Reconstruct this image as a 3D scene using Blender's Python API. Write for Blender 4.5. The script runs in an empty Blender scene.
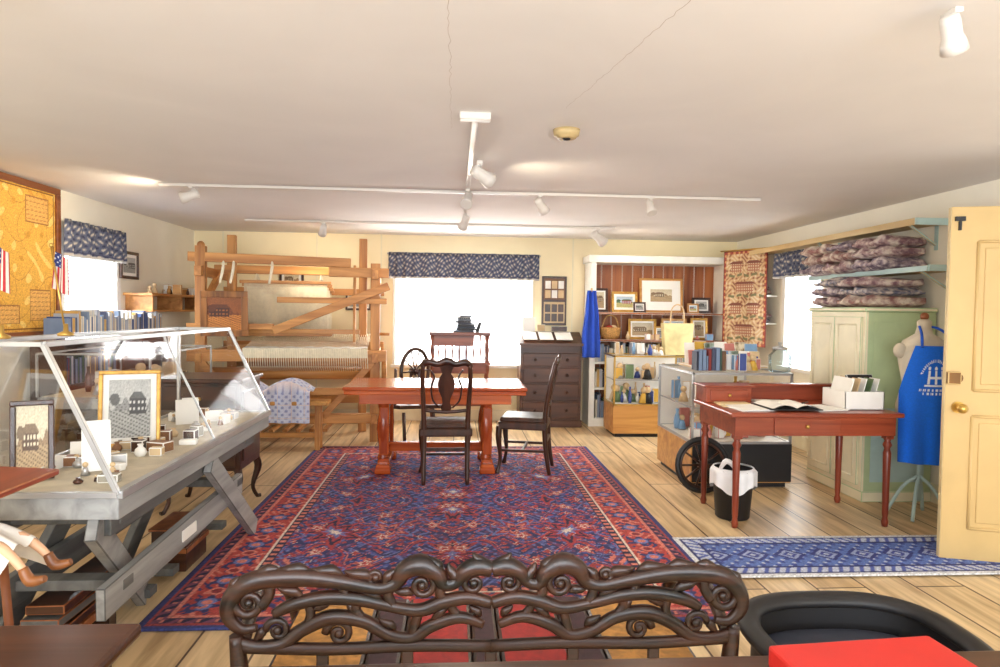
import bpy,bmesh,math,random
import numpy as np
from mathutils import Vector,Matrix,Euler
random.seed(7); rng=np.random.RandomState(5)
scene=bpy.context.scene
scene.view_settings.view_transform='Standard'
pi=math.pi
# ------------------------------------------------------------ materials
def lin(c):
    out=[]
    for v in c[:3]:
        v=v/255.0
        out.append(v/12.92 if v<=.04045 else ((v+.055)/1.055)**2.4)
    return tuple(out)
MC={}
def M(name,c,rough=.5,metal=0.0,var=0.12,scale=6,stretch=(1,1,1),c2=None,bump=0.0,emit=0,detail=4):
    if name in MC: return MC[name]
    m=bpy.data.materials.new(name); m.use_nodes=True; nt=m.node_tree; N=nt.nodes; L=nt.links
    b=N['Principled BSDF']; b.inputs['Roughness'].default_value=rough; b.inputs['Metallic'].default_value=metal
    a=lin(c)
    if c2 is None: d=tuple(x*(1-var*2) for x in a); a=tuple(min(1,x*(1+var)) for x in a)
    else: d=lin(c2)
    tc=N.new('ShaderNodeTexCoord'); mp=N.new('ShaderNodeMapping'); mp.inputs['Scale'].default_value=stretch
    nz=N.new('ShaderNodeTexNoise'); nz.inputs['Scale'].default_value=scale; nz.inputs['Detail'].default_value=detail
    nz.inputs['Distortion'].default_value=.6
    rp=N.new('ShaderNodeValToRGB'); rp.color_ramp.elements[0].position=.32; rp.color_ramp.elements[1].position=.68
    rp.color_ramp.elements[0].color=(*d,1); rp.color_ramp.elements[1].color=(*a,1)
    L.new(tc.outputs['Object'],mp.inputs['Vector']); L.new(mp.outputs['Vector'],nz.inputs['Vector'])
    L.new(nz.outputs['Fac'],rp.inputs['Fac']); L.new(rp.outputs['Color'],b.inputs['Base Color'])
    if bump:
        bp=N.new('ShaderNodeBump'); bp.inputs['Strength'].default_value=bump; bp.inputs['Distance'].default_value=.01
        L.new(nz.outputs['Fac'],bp.inputs['Height']); L.new(bp.outputs['Normal'],b.inputs['Normal'])
    if emit:
        b.inputs['Emission Color'].default_value=(*a,1); b.inputs['Emission Strength'].default_value=emit
    MC[name]=m; return m
def wood(name,c,c2,rough=.4,axis='z',scale=9):
    st={'x':(.12,1.6,1.6),'y':(1.6,.12,1.6),'z':(1.6,1.6,.12)}[axis]
    return M(name,c,rough,0,0,scale,st,c2,bump=.08,detail=6)
def glassm(name='glass',tint=(1,1,1),ior=1.25,sc=.32):
    if name in MC: return MC[name]
    m=bpy.data.materials.new(name); m.use_nodes=True; nt=m.node_tree; N=nt.nodes; L=nt.links
    N.remove(N['Principled BSDF']); o=N['Material Output']
    t=N.new('ShaderNodeBsdfTransparent'); t.inputs['Color'].default_value=(*tint,1)
    g=N.new('ShaderNodeBsdfGlossy'); g.inputs['Roughness'].default_value=.05
    fr=N.new('ShaderNodeFresnel'); fr.inputs['IOR'].default_value=ior
    mu=N.new('ShaderNodeMath'); mu.operation='MULTIPLY'; mu.inputs[1].default_value=sc; L.new(fr.outputs[0],mu.inputs[0])
    mx=N.new('ShaderNodeMixShader'); L.new(mu.outputs[0],mx.inputs[0]); L.new(t.outputs[0],mx.inputs[1]); L.new(g.outputs[0],mx.inputs[2])
    L.new(mx.outputs[0],o.inputs['Surface']); MC[name]=m; return m
def sheerm(name):
    m=bpy.data.materials.new(name); m.use_nodes=True; nt=m.node_tree; N=nt.nodes; L=nt.links
    N.remove(N['Principled BSDF']); o=N['Material Output']
    t=N.new('ShaderNodeBsdfTransparent'); g=N.new('ShaderNodeBsdfTranslucent'); g.inputs['Color'].default_value=(.9,.9,.88,1)
    d=N.new('ShaderNodeBsdfDiffuse'); d.inputs['Color'].default_value=(.9,.9,.88,1)
    m1=N.new('ShaderNodeMixShader'); m1.inputs[0].default_value=.4; L.new(g.outputs[0],m1.inputs[1]); L.new(d.outputs[0],m1.inputs[2])
    m2=N.new('ShaderNodeMixShader'); m2.inputs[0].default_value=.75; L.new(t.outputs[0],m2.inputs[1]); L.new(m1.outputs[0],m2.inputs[2])
    L.new(m2.outputs[0],o.inputs['Surface']); return m
def attrmat(name,rough=.85):
    if name in MC: return MC[name]
    m=bpy.data.materials.new(name); m.use_nodes=True; nt=m.node_tree; N=nt.nodes; L=nt.links
    b=N['Principled BSDF']; b.inputs['Roughness'].default_value=rough
    a=N.new('ShaderNodeVertexColor'); a.layer_name='Col'
    nz=N.new('ShaderNodeTexNoise'); nz.inputs['Scale'].default_value=90
    tc=N.new('ShaderNodeTexCoord'); L.new(tc.outputs['Object'],nz.inputs['Vector'])
    mr=N.new('ShaderNodeMapRange'); mr.inputs['To Min'].default_value=.8; mr.inputs['To Max'].default_value=1.2
    L.new(nz.outputs['Fac'],mr.inputs['Value'])
    vm=N.new('ShaderNodeVectorMath'); vm.operation='SCALE'; L.new(a.outputs['Color'],vm.inputs[0]); L.new(mr.outputs[0],vm.inputs['Scale'])
    L.new(vm.outputs[0],b.inputs['Base Color']); MC[name]=m; return m

GLASS=glassm()
WALL=M('wall_paint',(244,238,220),.8,var=.02,scale=1.5)
WALLB=M('wall_paint_back',(246,232,194),.8,var=.02,scale=1.5)
CEIL=M('ceiling_paint',(236,232,228),.9,var=.02,scale=1.2)
WHITE=M('white_paint',(244,242,234),.5,var=.03)
CREAM=M('cream_paint',(234,226,196),.5,var=.03)
DARKW=wood('dark_walnut',(76,42,27),(36,19,12),.3)
DARKX=wood('dark_walnut_x',(84,48,30),(40,21,13),.3,'x')
MAHOG=wood('red_mahogany',(206,100,42),(158,60,24),.16,'x')
MAHZ=wood('red_mahogany_z',(186,82,34),(130,46,20),.22,'z')
DESKR=wood('cherry_desk',(164,78,50),(118,48,32),.28,'x')
DESKZ=wood('cherry_desk_z',(156,72,46),(106,42,28),.3,'z')
PINEX=wood('pine_x',(214,156,88),(166,106,52),.5,'x')
PINEY=wood('pine_y',(212,154,88),(162,102,50),.5,'y')
PINEZ=wood('pine_z',(204,146,80),(152,94,44),.5,'z')
OAKX=wood('oak_x',(208,156,86),(170,112,54),.4,'x')
BRNZ=wood('brown_panel',(172,104,56),(126,66,32),.45,'z')
GREY=wood('grey_painted_wood',(168,168,166),(126,126,124),.6,'y')
METAL=M('aluminium',(188,188,188),.35,.7,var=.05)
BRASS=M('brass',(206,168,90),.3,.8,var=.05)
BLACK=M('black_matte',(26,25,28),.5,var=.1)
PAPER=M('paper',(244,242,236),.7,var=.02)
CARDT=M('tan_card',(216,188,146),.7,var=.06)
TRACKW=M('track_white',(220,214,206),.4,var=.02)
BLUEC=M('blue_cotton',(24,88,206),.8,var=.12,scale=14)
LEATH=M('brown_leather',(66,42,32),.35,var=.2)
GREEN=M('sage_green',(184,202,158),.5,var=.04)
TEAL=M('pale_teal',(180,206,202),.45,var=.05)

# ------------------------------------------------------------ builder
class B:
    def __init__(s,name): s.n=name; s.bm=bmesh.new(); s.mats=[]
    def mi(s,m):
        if m not in s.mats: s.mats.append(m)
        return s.mats.index(m)
    def box(s,c,size,m,rot=None,bev=0):
        R=Matrix.Identity(4)
        if rot is not None: R=rot if isinstance(rot,Matrix) else Euler(rot).to_matrix().to_4x4()
        mt=Matrix.Translation(c)@R@Matrix.Diagonal((*size,1))
        r=bmesh.ops.create_cube(s.bm,size=1,matrix=mt); vs=r['verts']; i=s.mi(m)
        fs={f for v in vs for f in v.link_faces}
        for f in fs: f.material_index=i
        if bev:
            bev=min(bev,min(size)*.45)
            es={e for v in vs for e in v.link_edges}
            bmesh.ops.bevel(s.bm,geom=list(es),offset=bev,segments=2,affect='EDGES',profile=.5,clamp_overlap=True)
        return s
    def bx(s,x0,x1,y0,y1,z0,z1,m,bev=0):
        return s.box(((x0+x1)/2,(y0+y1)/2,(z0+z1)/2),(abs(x1-x0),abs(y1-y0),abs(z1-z0)),m,None,bev)
    def beam(s,p,q,w,t,m,bev=.004):
        p=Vector(p);q=Vector(q);d=q-p
        z=d.normalized(); ref=Vector((0,0,1)) if abs(z.z)<.9 else Vector((0,1,0))
        x=ref.cross(z).normalized(); y=z.cross(x)
        R=Matrix((x,y,z)).transposed().to_4x4()
        return s.box((p+q)/2,(w,t,d.length),m,R,bev)
    def tube(s,pts,r,m,seg=8,closed=False,smooth=0,flat=1.0,cap=True):
        pts=[Vector(p) for p in pts]
        rs=r if isinstance(r,(list,tuple)) else [r]*len(pts)
        if smooth:
            np_=[];nr=[];n=len(pts)
            rng_=range(n) if closed else range(n-1)
            for i in rng_:
                p0=pts[(i-1)%n] if closed else pts[max(i-1,0)]
                p1=pts[i];p2=pts[(i+1)%n]
                p3=pts[(i+2)%n] if closed else pts[min(i+2,n-1)]
                for k in range(smooth):
                    t=k/smooth
                    np_.append(.5*((2*p1)+(-p0+p2)*t+(2*p0-5*p1+4*p2-p3)*t*t+(-p0+3*p1-3*p2+p3)*t**3))
                    nr.append(rs[i]*(1-t)+rs[(i+1)%n]*t)
            if not closed: np_.append(pts[-1]);nr.append(rs[-1])
            pts,rs=np_,nr
        n=len(pts); i=s.mi(m); rings=[]; prev=None
        for k in range(n):
            a=pts[k-1] if (k>0 or closed) else pts[k]
            b=pts[(k+1)%n] if (k<n-1 or closed) else pts[k]
            t=(b-a)
            if t.length<1e-9: t=Vector((0,0,1))
            t.normalize()
            if prev is None:
                ref=Vector((0,1,0)) if abs(t.y)<.9 else Vector((0,0,1))
                x=(ref-t*ref.dot(t)).normalized()
            else:
                x=prev-t*prev.dot(t)
                x=x.normalized() if x.length>1e-6 else prev
            prev=x; y=t.cross(x)
            rings.append([s.bm.verts.new(pts[k]+(x*math.cos(2*pi*j/seg)*flat+y*math.sin(2*pi*j/seg))*rs[k]) for j in range(seg)])
        for k in range(n if closed else n-1):
            A=rings[k];C=rings[(k+1)%n]
            for j in range(seg):
                f=s.bm.faces.new((A[j],A[(j+1)%seg],C[(j+1)%seg],C[j])); f.material_index=i; f.smooth=True
        if cap and not closed:
            for R_ in (rings[0][::-1],rings[-1]):
                f=s.bm.faces.new(R_); f.material_index=i
        return s
    def cyl(s,p,q,r0,m,r1=None,seg=20):
        return s.tube([p,q],[r0,r0 if r1 is None else r1],m,seg)
    def lathe(s,o,prof,m,seg=20,sx=1,sy=1,R=None):
        i=s.mi(m); rings=[]; o=Vector(o); R=R or Matrix.Identity(3)
        for r,z in prof:
            r=max(r,.0005)
            rings.append([s.bm.verts.new(o+R@Vector((r*sx*math.cos(2*pi*j/seg),r*sy*math.sin(2*pi*j/seg),z))) for j in range(seg)])
        for A,C in zip(rings,rings[1:]):
            for j in range(seg):
                f=s.bm.faces.new((A[j],A[(j+1)%seg],C[(j+1)%seg],C[j])); f.material_index=i; f.smooth=True
        for R_ in (rings[0][::-1],rings[-1]):
            f=s.bm.faces.new(R_); f.material_index=i
        return s
    def poly(s,pts,m):
        f=s.bm.faces.new([s.bm.verts.new(p) for p in pts]); f.material_index=s.mi(m); return s
    def prism(s,pts,y0,y1,m,fn=None):
        fn=fn or (lambda x,y,z:(x,y,z)); i=s.mi(m)
        a=[s.bm.verts.new(fn(x,y0,z)) for x,z in pts]; b=[s.bm.verts.new(fn(x,y1,z)) for x,z in pts]
        n=len(pts)
        fs=[s.bm.faces.new(a),s.bm.faces.new(b[::-1])]
        for k in range(n): fs.append(s.bm.faces.new((a[k],b[k],b[(k+1)%n],a[(k+1)%n])))
        for f in fs: f.material_index=i
        return s
    def ball(s,c,r,m,seg=14,sc=(1,1,1)):
        prof=[(r*math.sin(pi*k/8),-r*math.cos(pi*k/8)*sc[2]) for k in range(9)]
        return s.lathe(c,prof,m,seg,sc[0],sc[1])
    def sheet(s,fn,nu,nv,m,smooth=True):
        i=s.mi(m); g=[[s.bm.verts.new(fn(a/nu,b/nv)) for b in range(nv+1)] for a in range(nu+1)]
        for a in range(nu):
            for b in range(nv):
                f=s.bm.faces.new((g[a][b],g[a+1][b],g[a+1][b+1],g[a][b+1])); f.material_index=i; f.smooth=smooth
        return s
    def done(s,loc=None,rot=(0,0,0),parent=None,solid=0):
        bm=s.bm
        bmesh.ops.recalc_face_normals(bm,faces=bm.faces[:])
        if loc is None and parent is None:
            xs=[v.co for v in bm.verts]
            mn=Vector((min(v.x for v in xs),min(v.y for v in xs),min(v.z for v in xs)))
            mx=Vector((max(v.x for v in xs),max(v.y for v in xs),max(v.z for v in xs)))
            o=Vector(((mn.x+mx.x)/2,(mn.y+mx.y)/2,mn.z))
            bmesh.ops.translate(bm,verts=bm.verts[:],vec=-o); loc=o
        me=bpy.data.meshes.new(s.n); bm.to_mesh(me); bm.free()
        for m in s.mats: me.materials.append(m)
        ob=bpy.data.objects.new(s.n,me); scene.collection.objects.link(ob)
        ob.location=loc or (0,0,0); ob.rotation_euler=rot
        if parent: ob.parent=parent
        if solid:
            md=ob.modifiers.new('s','SOLIDIFY'); md.thickness=solid; md.offset=0
        return ob
def painted(name,w,h,nx,ny,fn,loc,rot=(0,0,0),rough=.85,disp=None,thick=.004,parent=None):
    xs=np.linspace(-w/2,w/2,nx+1); ys=np.linspace(-h/2,h/2,ny+1)
    X,Y=np.meshgrid(xs,ys); X=X.ravel();Y=Y.ravel()
    Z=disp(X,Y) if disp is not None else np.zeros_like(X)
    if isinstance(Z,tuple): co=np.stack(Z,1)
    else: co=np.stack([X,Y,Z],1)
    idx=np.arange((nx+1)*(ny+1)).reshape(ny+1,nx+1)
    F=np.stack([idx[:-1,:-1].ravel(),idx[:-1,1:].ravel(),idx[1:,1:].ravel(),idx[1:,:-1].ravel()],1)
    me=bpy.data.meshes.new(name); me.from_pydata(co.tolist(),[],F.tolist()); me.update()
    col=fn(X,Y)/255.0; col=np.clip(col,0,1)
    col=np.where(col<=.04045,col/12.92,((col+.055)/1.055)**2.4)
    at=me.color_attributes.new('Col','FLOAT_COLOR','POINT')
    at.data.foreach_set('color',np.concatenate([col,np.ones((len(col),1))],1).astype(np.float32).ravel())
    me.materials.append(attrmat('woven' if rough>.6 else 'print',rough))
    for p in me.polygons: p.use_smooth=True
    ob=bpy.data.objects.new(name,me); scene.collection.objects.link(ob); ob.location=loc; ob.rotation_euler=rot
    if parent: ob.parent=parent
    if thick:
        md=ob.modifiers.new('s','SOLIDIFY'); md.thickness=thick; md.offset=-1
    return ob
def setc(col,mask,c): col[mask]=c
def base(X,c): return np.tile(np.array(c,float),(len(X),1))

# ------------------------------------------------------------ room shell
XL,XR,YB,YF,H=-3.24,3.68,8.55,-1.6,2.36
def wallseg(name,axis,p0,p1,a0,a1,holes,m):
    b=B(name); z0,z1=-.0,H
    cuts=sorted(set([a0,a1]+[h[0] for h in holes]+[h[1] for h in holes]))
    for u,v in zip(cuts,cuts[1:]):
        hs=[h for h in holes if h[0]<=u+1e-6 and h[1]>=v-1e-6]
        segs=[(z0,z1)] if not hs else [(z0,hs[0][2]),(hs[0][3],z1)]
        for q,r in segs:
            if r-q<1e-4: continue
            if axis=='x': b.bx(u,v,p0,p1,q,r,m)
            else: b.bx(p0,p1,u,v,q,r,m)
    b.done()
W1=(-.72,.93,.72,1.96)   # back window
W2=(5.75,6.6,.85,1.98)   # left
W3=(6.45,7.2,.85,1.98)   # right
DR=(2.55,3.42,0,2.06)
WR=(-2.4,2.9,.5,2.25)     # rear opening, added behind the camera for fill light
wallseg('wall_back','x',YB,YB+.15,XL-.15,XR+.15,[W1],WALLB)
wallseg('wall_rear','x',YF-.15,YF,XL-.15,XR+.15,[WR],WALL)
wallseg('wall_left','y',XL-.15,XL,YF,YB,[W2],WALL)
wallseg('wall_right','y',XR,XR+.15,YF,YB,[W3,DR],WALL)
# floor
fm=bpy.data.materials.new('plank_floor'); fm.use_nodes=True; nt=fm.node_tree; N=nt.nodes; L=nt.links
bs=N['Principled BSDF']; bs.inputs['Roughness'].default_value=.42
tc=N.new('ShaderNodeTexCoord'); sp=N.new('ShaderNodeSeparateXYZ'); cb=N.new('ShaderNodeCombineXYZ')
L.new(tc.outputs['Object'],sp.inputs[0]); L.new(sp.outputs['Y'],cb.inputs['X']); L.new(sp.outputs['X'],cb.inputs['Y'])
br=N.new('ShaderNodeTexBrick'); L.new(cb.outputs[0],br.inputs['Vector'])
br.inputs['Scale'].default_value=1; br.inputs['Brick Width'].default_value=3.3; br.inputs['Row Height'].default_value=.27
br.inputs['Mortar Size'].default_value=.006; br.inputs['Mortar Smooth'].default_value=.3; br.offset=.37
br.inputs['Color1'].default_value=(*lin((234,208,164)),1); br.inputs['Color2'].default_value=(*lin((212,180,134)),1)
br.inputs['Mortar'].default_value=(*lin((88,62,42)),1)
mp=N.new('ShaderNodeMapping'); mp.inputs['Scale'].default_value=(9,.7,1); L.new(tc.outputs['Object'],mp.inputs[0])
nz=N.new('ShaderNodeTexNoise'); nz.inputs['Scale'].default_value=2.2; nz.inputs['Detail'].default_value=8; nz.inputs['Distortion'].default_value=.5
L.new(mp.outputs[0],nz.inputs['Vector'])
rp=N.new('ShaderNodeValToRGB'); rp.color_ramp.elements[0].position=.28; rp.color_ramp.elements[0].color=(.56,.51,.46,1)
rp.color_ramp.elements[1].position=.62; rp.color_ramp.elements[1].color=(1.0,1.0,1.0,1); L.new(nz.outputs['Fac'],rp.inputs[0])
mx=N.new('ShaderNodeMixRGB'); mx.blend_type='MULTIPLY'; mx.inputs[0].default_value=1
L.new(br.outputs['Color'],mx.inputs[1]); L.new(rp.outputs[0],mx.inputs[2]); L.new(mx.outputs[0],bs.inputs['Base Color'])
B('floor').bx(XL-.15,XR+.15,YF-.15,YB+.15,-.12,0,fm).done(loc=(0,0,0))
ceil=B('ceiling').bx(XL-.15,XR+.15,YF-.15,YB+.15,H,H+.12,CEIL).done(loc=(0,0,0))
CR=M('crack_grey',(196,184,172),.9,var=.05)
b=B('crack')
def crack(p,q,n,j):
    pts=[]
    for i in range(n+1):
        t=i/n; pts.append((p[0]*(1-t)+q[0]*t+random.uniform(-j,j),p[1]*(1-t)+q[1]*t,H))
    b.tube(pts,[.0012*(1-.6*i/n) for i in range(n+1)],CR,5)
crack((-.03,1.9),(-.03,3.5),44,.006); crack((.7,1.95),(.5,3.1),38,.006)
b.done(loc=(0,0,0),parent=ceil)
B('baseboard_back').bx(XL,XR,YB-.02,YB,0,.14,CREAM).done()
B('baseboard_left').bx(XL,XL+.02,YF,YB-.02,0,.14,CREAM).done()
B('baseboard_right').bx(XR-.02,XR,3.55,YB-.02,0,.14,CREAM).done()
b=B('trim_1')
for x in (-2.9,-1.75,-.95,1.5,): b.bx(x,x+.015,YB-.006,YB,.14,H,CREAM)
b.done()

def window(name,axis,a0,a1,z0,z1,wall,inn,blind,mull=1):
    b=B(name); T=.07
    def bb(u0,u1,d0,d1,q0,q1,m,bev=.004):
        d0,d1=wall+inn*d0,wall+inn*d1
        d0,d1=min(d0,d1),max(d0,d1)
        if axis=='x': b.bx(u0,u1,d0,d1,q0,q1,m,bev)
        else: b.bx(d0,d1,u0,u1,q0,q1,m,bev)
    bb(a0-T,a0,-.02,.02,z0-.02,z1+T,WHITE);bb(a1,a1+T,-.02,.02,z0-.02,z1+T,WHITE)
    bb(a0,a1,-.02,.02,z1,z1+T,WHITE);bb(a0-T-.02,a1+T+.02,-.02,.06,z0-.04,z0,WHITE)
    n=mull
    for i in range(n+1):
        x=a0+(a1-a0)*i/n
        x0=min(max(x-.015,a0),a1-.03); bb(x0,x0+.03,-.10,-.07,z0,z1,WHITE,0)
    for z in (z0,(z0+z1)/2-.02,z1-.03): bb(a0,a1,-.10,-.07,z,z+.03,WHITE,0)
    g=wall-inn*.082
    if axis=='x': b.poly([(a0,g,z0),(a1,g,z0),(a1,g,z1),(a0,g,z1)],GLASS)
    else: b.poly([(g,a0,z0),(g,a1,z0),(g,a1,z1),(g,a0,z1)],GLASS)
    if blind:
        z=z1-.02; 
        while z>z0+.02:
            c=wall-inn*.02
            if axis=='x': b.box(((a0+a1)/2,c,z),(a1-a0-.02,.030,.002),blind,(.7,0,0))
            else: b.box((c,(a0+a1)/2,z),(.030,a1-a0-.02,.002),blind,(0,.7*inn,0))
            z-=.030
    return b.done()
BL=M('blind_slat',(236,238,244),.5,var=.02)
window('window_1','x',*W1,YB,-1,None,1)
window('window_2','y',*W2,XL,1,BL,1)
window('window_3','y',*W3,XR,-1,BL,1)
window('fill_opening_rear','x',*WR,YF,1,None,3)  # made-up window behind the camera, added to hold the fill light
SHEER=sheerm('sheer_curtain_cloth')
b=B('sheer_curtain')
for x0s,x1s in ((-.78,.00),(.20,.98)):
    b.sheet(lambda u,v:(x0s+(x1s-x0s)*u,YB-.042+.011*math.sin(u*70)+.004*math.sin(u*31),2.08-1.38*v),90,3,SHEER)
b.done()
def valance(name,w,h,loc,rotz):
    def disp(X,Y):
        amp=.012+.02*(.5-Y/h)
        return amp*np.sin(X*52+np.sin(X*7)*2)+.01*np.sin(X*23)
    def g(X,Y):
        c=base(X,(92,98,120)); k=np.sin(X*95+np.sin(Y*40))*np.sin(Y*90+np.sin(X*31)*2)
        setc(c,k>.3,(138,138,142)); setc(c,k>.72,(206,196,180)); setc(c,k<-.6,(60,66,92))
        c[Y>h*.38]*=.8; c[(Y<-h*.36)&(Y>-h*.41)]=(60,62,92); c[(Y<-h*.44)]=(186,180,172); return c
    return painted(name,w,h,260,34,g,loc,(pi/2,0,rotz),disp=disp,thick=.003)
valance('window_valance',1.9,.33,(.11,YB-.10,1.97),0)
valance('window_valance',1.02,.3,(XL+.07,6.17,1.97),pi/2)
valance('window_valance',.92,.28,(XR-.09,6.83,1.96),-pi/2)
B('curtain_rod').cyl((-.86,YB-.065,2.12),(1.08,YB-.065,2.12),.008,METAL,seg=8).bx(-.86,-.85,YB-.065,YB,2.11,2.13,METAL).bx(1.07,1.08,YB-.065,YB,2.11,2.13,METAL).done()

# door + frame
b=B('trim_2')
b.bx(XR-.02,XR+.15,3.42,3.50,0,2.14,CREAM,.004).bx(XR-.02,XR+.15,2.47,2.55,0,2.14,CREAM,.004).bx(XR-.02,XR+.15,2.55,3.42,2.06,2.14,CREAM,.004).done()
DOORM=M('door_cream_paint',(208,176,118),.45,var=.04,scale=3)
EDGE=M('door_edge',(226,206,156),.45,var=.03)
b=B('door_1')
w=.86; 
b.bx(0,w,-.022,.022,.01,2.05,DOORM,.003).bx(-.002,0,-.020,.020,.012,2.048,EDGE)
for (x0,x1,z0,z1) in ((.14,.40,.2,.85),(.48,.74,.2,.85),(.14,.40,1.0,1.85),(.48,.74,1.0,1.85)):
    for sg in (-1,1):
        y=.022*sg
        for (p,q) in (((x0,z0),(x1,z0)),((x1,z0),(x1,z1)),((x1,z1),(x0,z1)),((x0,z1),(x0,z0))):
            b.tube([(p[0],y,p[1]),(q[0],y,q[1])],.009,DOORM,8)
        b.box(((x0+x1)/2,y,(z0+z1)/2),(x1-x0-.07,.012,z1-z0-.07),DOORM,None,.005)
b.cyl((.065,-.075,.90),(.065,.02,.90),.012,BRASS).ball((.065,-.085,.90),.028,BRASS).cyl((.065,-.03,.90),(.065,-.02,.90),.034,BRASS)
BZ=M('aged_bronze',(120,84,44),.4,.6)
b.cyl((.05,-.045,1.07),(.05,-.02,1.07),.03,BZ).box((.035,-.035,1.07),(.07,.03,.075),BZ,None,.006)
b.box((.04,-.03,1.98),(.05,.02,.025),BLACK).box((.04,-.03,1.94),(.012,.02,.05),BLACK)
b.cyl((w-.005,-.025,.3),(w-.005,-.025,.4),.008,BRASS).cyl((w-.005,-.025,1.7),(w-.005,-.025,1.8),.008,BRASS)
b.done(loc=(2.84,3.68,0),rot=(0,0,math.atan2(-.25,.82)))
B('light_switch').box((XR-.005,4.22,1.92),(.01,.08,.12),CREAM,None,.003).box((XR-.012,4.22,1.92),(.012,.015,.03),WHITE).done()

# ------------------------------------------------------------ rugs
def rug_field(X,Y,hx,hy):
    navy=(44,48,96);red=(158,56,60);sal=(196,116,102);cream=(206,192,178);blue=(96,110,166);dark=(32,30,60);purp=(92,60,100)
    col=base(X,navy); u0=np.abs(X);v0=np.abs(Y); m=np.minimum(hx-u0,hy-v0)
    u=u0+.035*np.sin(v0*7.3+1)+.015*np.sin(v0*19); v=v0+.04*np.sin(u0*6.1)+.014*np.sin(u0*23+2)
    wob=np.sin(u*31+np.sin(v*17)*2)*np.sin(v*27+np.sin(u*13)*2)
    wob2=np.sin(u*53+np.sin(v*37)*1.5+1)*np.sin(v*49+np.sin(u*41)*1.5)
    setc(col,wob>.5,purp); setc(col,wob<-.6,(66,78,142))
    setc(col,wob2>.66,red); setc(col,wob2<-.74,blue); setc(col,np.abs(wob2-.55)<.05,sal)
    setc(col,np.abs(np.sin(v*8.5+1.9*np.sin(u*10)))<.08,red)
    setc(col,np.abs(np.sin(v*8.5+1.9*np.sin(u*10)+.35))<.035,sal)
    setc(col,np.abs(np.sin(u*8+1.9*np.sin(v*11)))<.05,blue)
    setc(col,np.abs(np.sin((u+v)*6+1.4*np.sin((u-v)*12)))<.045,(140,50,66))
    def palm(px,py,ox,oy,r0,cols,pet,st=1):
        ui=np.floor((u+ox)/px); cx=((u+ox)%px)-px/2; cy=((v+oy+ui*py/2)%py)-py/2
        r=np.hypot(cx,cy*.75); th=np.arctan2(cy,cx); k=1+.34*np.cos(pet*th)+.1*np.cos(pet*3*th)
        for f,c in zip((1,.8,.6,.38,.18),cols): setc(col,r<r0*f*k,c)
    palm(.74,.86,.37,.2,.15,(red,dark,(150,52,64),blue,cream),8)
    palm(.74,.86,.0,.62,.11,(blue,(140,44,62),sal,navy,red),6)
    palm(.37,.43,.10,.06,.042,(sal,red,cream,red,red),5)
    palm(.185,.215,.05,.02,.016,(cream,red,red,red,red),4)
    cm=(hx-.36-u0)/.34+(hy-.36-v0)/.5+.12*np.sign(np.sin(u0*60)); k=cm<1
    setc(col,k&(wob2>-.3)&(wob<.5),(154,54,58)); setc(col,np.abs(cm-1)<.05,sal)
    s=np.where(hx-u0<hy-v0,v0,u0)
    def band(a,b_,c): setc(col,(m>=a)&(m<b_),c)
    band(.34,.385,dark); k=(m>=.345)&(m<.38)&((s%.07)<.035); setc(col,k,sal)
    band(.325,.34,cream)
    band(.12,.325,(164,62,58))
    q=(s%.26)-.13; rr=np.hypot(q,(m-.22)); tt=np.arctan2(m-.22,q); bd=(m>=.12)&(m<.325)
    setc(col,bd&(np.abs(m-.22-.07*np.sin(s*2*pi/.26))<.012),navy)
    setc(col,bd&(wob2>.55),sal); setc(col,bd&(wob2<-.7),navy)
    setc(col,bd&(rr<.066*(1+.25*np.cos(6*tt))),navy);setc(col,bd&(rr<.045),blue);setc(col,bd&(rr<.026),sal)
    rr2=np.hypot(np.abs(q)-.13,m-.22); setc(col,bd&(rr2<.042),sal);setc(col,bd&(rr2<.026),(120,36,48))
    band(.10,.12,sal); band(.045,.10,dark); k=(m>=.05)&(m<.095)&(((s+m)%.08)<.04); setc(col,k,(110,60,86)); k=(m>=.06)&(m<.085)&((s%.08)<.02); setc(col,k,sal)
    band(.03,.045,(150,60,60)); band(0,.03,(52,58,112))
    col*= (1+.10*rng.randn(len(X),1))
    n=np.sin(X*3.1+Y*1.7)*.06+1; col*=n[:,None]
    return col
painted('area_rug',2.76,3.9,380,520,lambda X,Y:rug_field(X,Y,1.38,1.95),(0,4.9,.014),thick=.012)
def run_fn(X,Y):
    hx,hy=1.15,.31; col=base(X,(88,112,176)); u=np.abs(X);v=np.abs(Y); m=np.minimum(hx-u,hy-v)
    setc(col,np.sin(X*70)*np.sin(Y*70)>.4,(54,70,138)); setc(col,np.sin(X*70+2)*np.sin(Y*70+1)>.75,(186,194,210))
    cx=(u%.22)-.11; r=np.abs(cx)+v*1.0
    setc(col,r<.10,(48,56,120));setc(col,r<.07,(150,162,196));setc(col,r<.045,(60,70,140));setc(col,r<.02,(176,184,204))
    s=np.where(hx-u<hy-v,v,u)
    k=(m<.13); setc(col,k,(184,192,210)); setc(col,k&((np.abs(np.sin(s*52+m*30))<.6)),(80,94,164)); 
    setc(col,(m>.115)&(m<.135),(40,48,104)); setc(col,(m>.03)&(m<.045),(40,48,104)); setc(col,m<.03,(210,212,216))
    return col*(1+.08*rng.randn(len(X),1))
painted('runner_rug',2.3,.62,280,84,run_fn,(2.52,3.73,.018),thick=.008)

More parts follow.
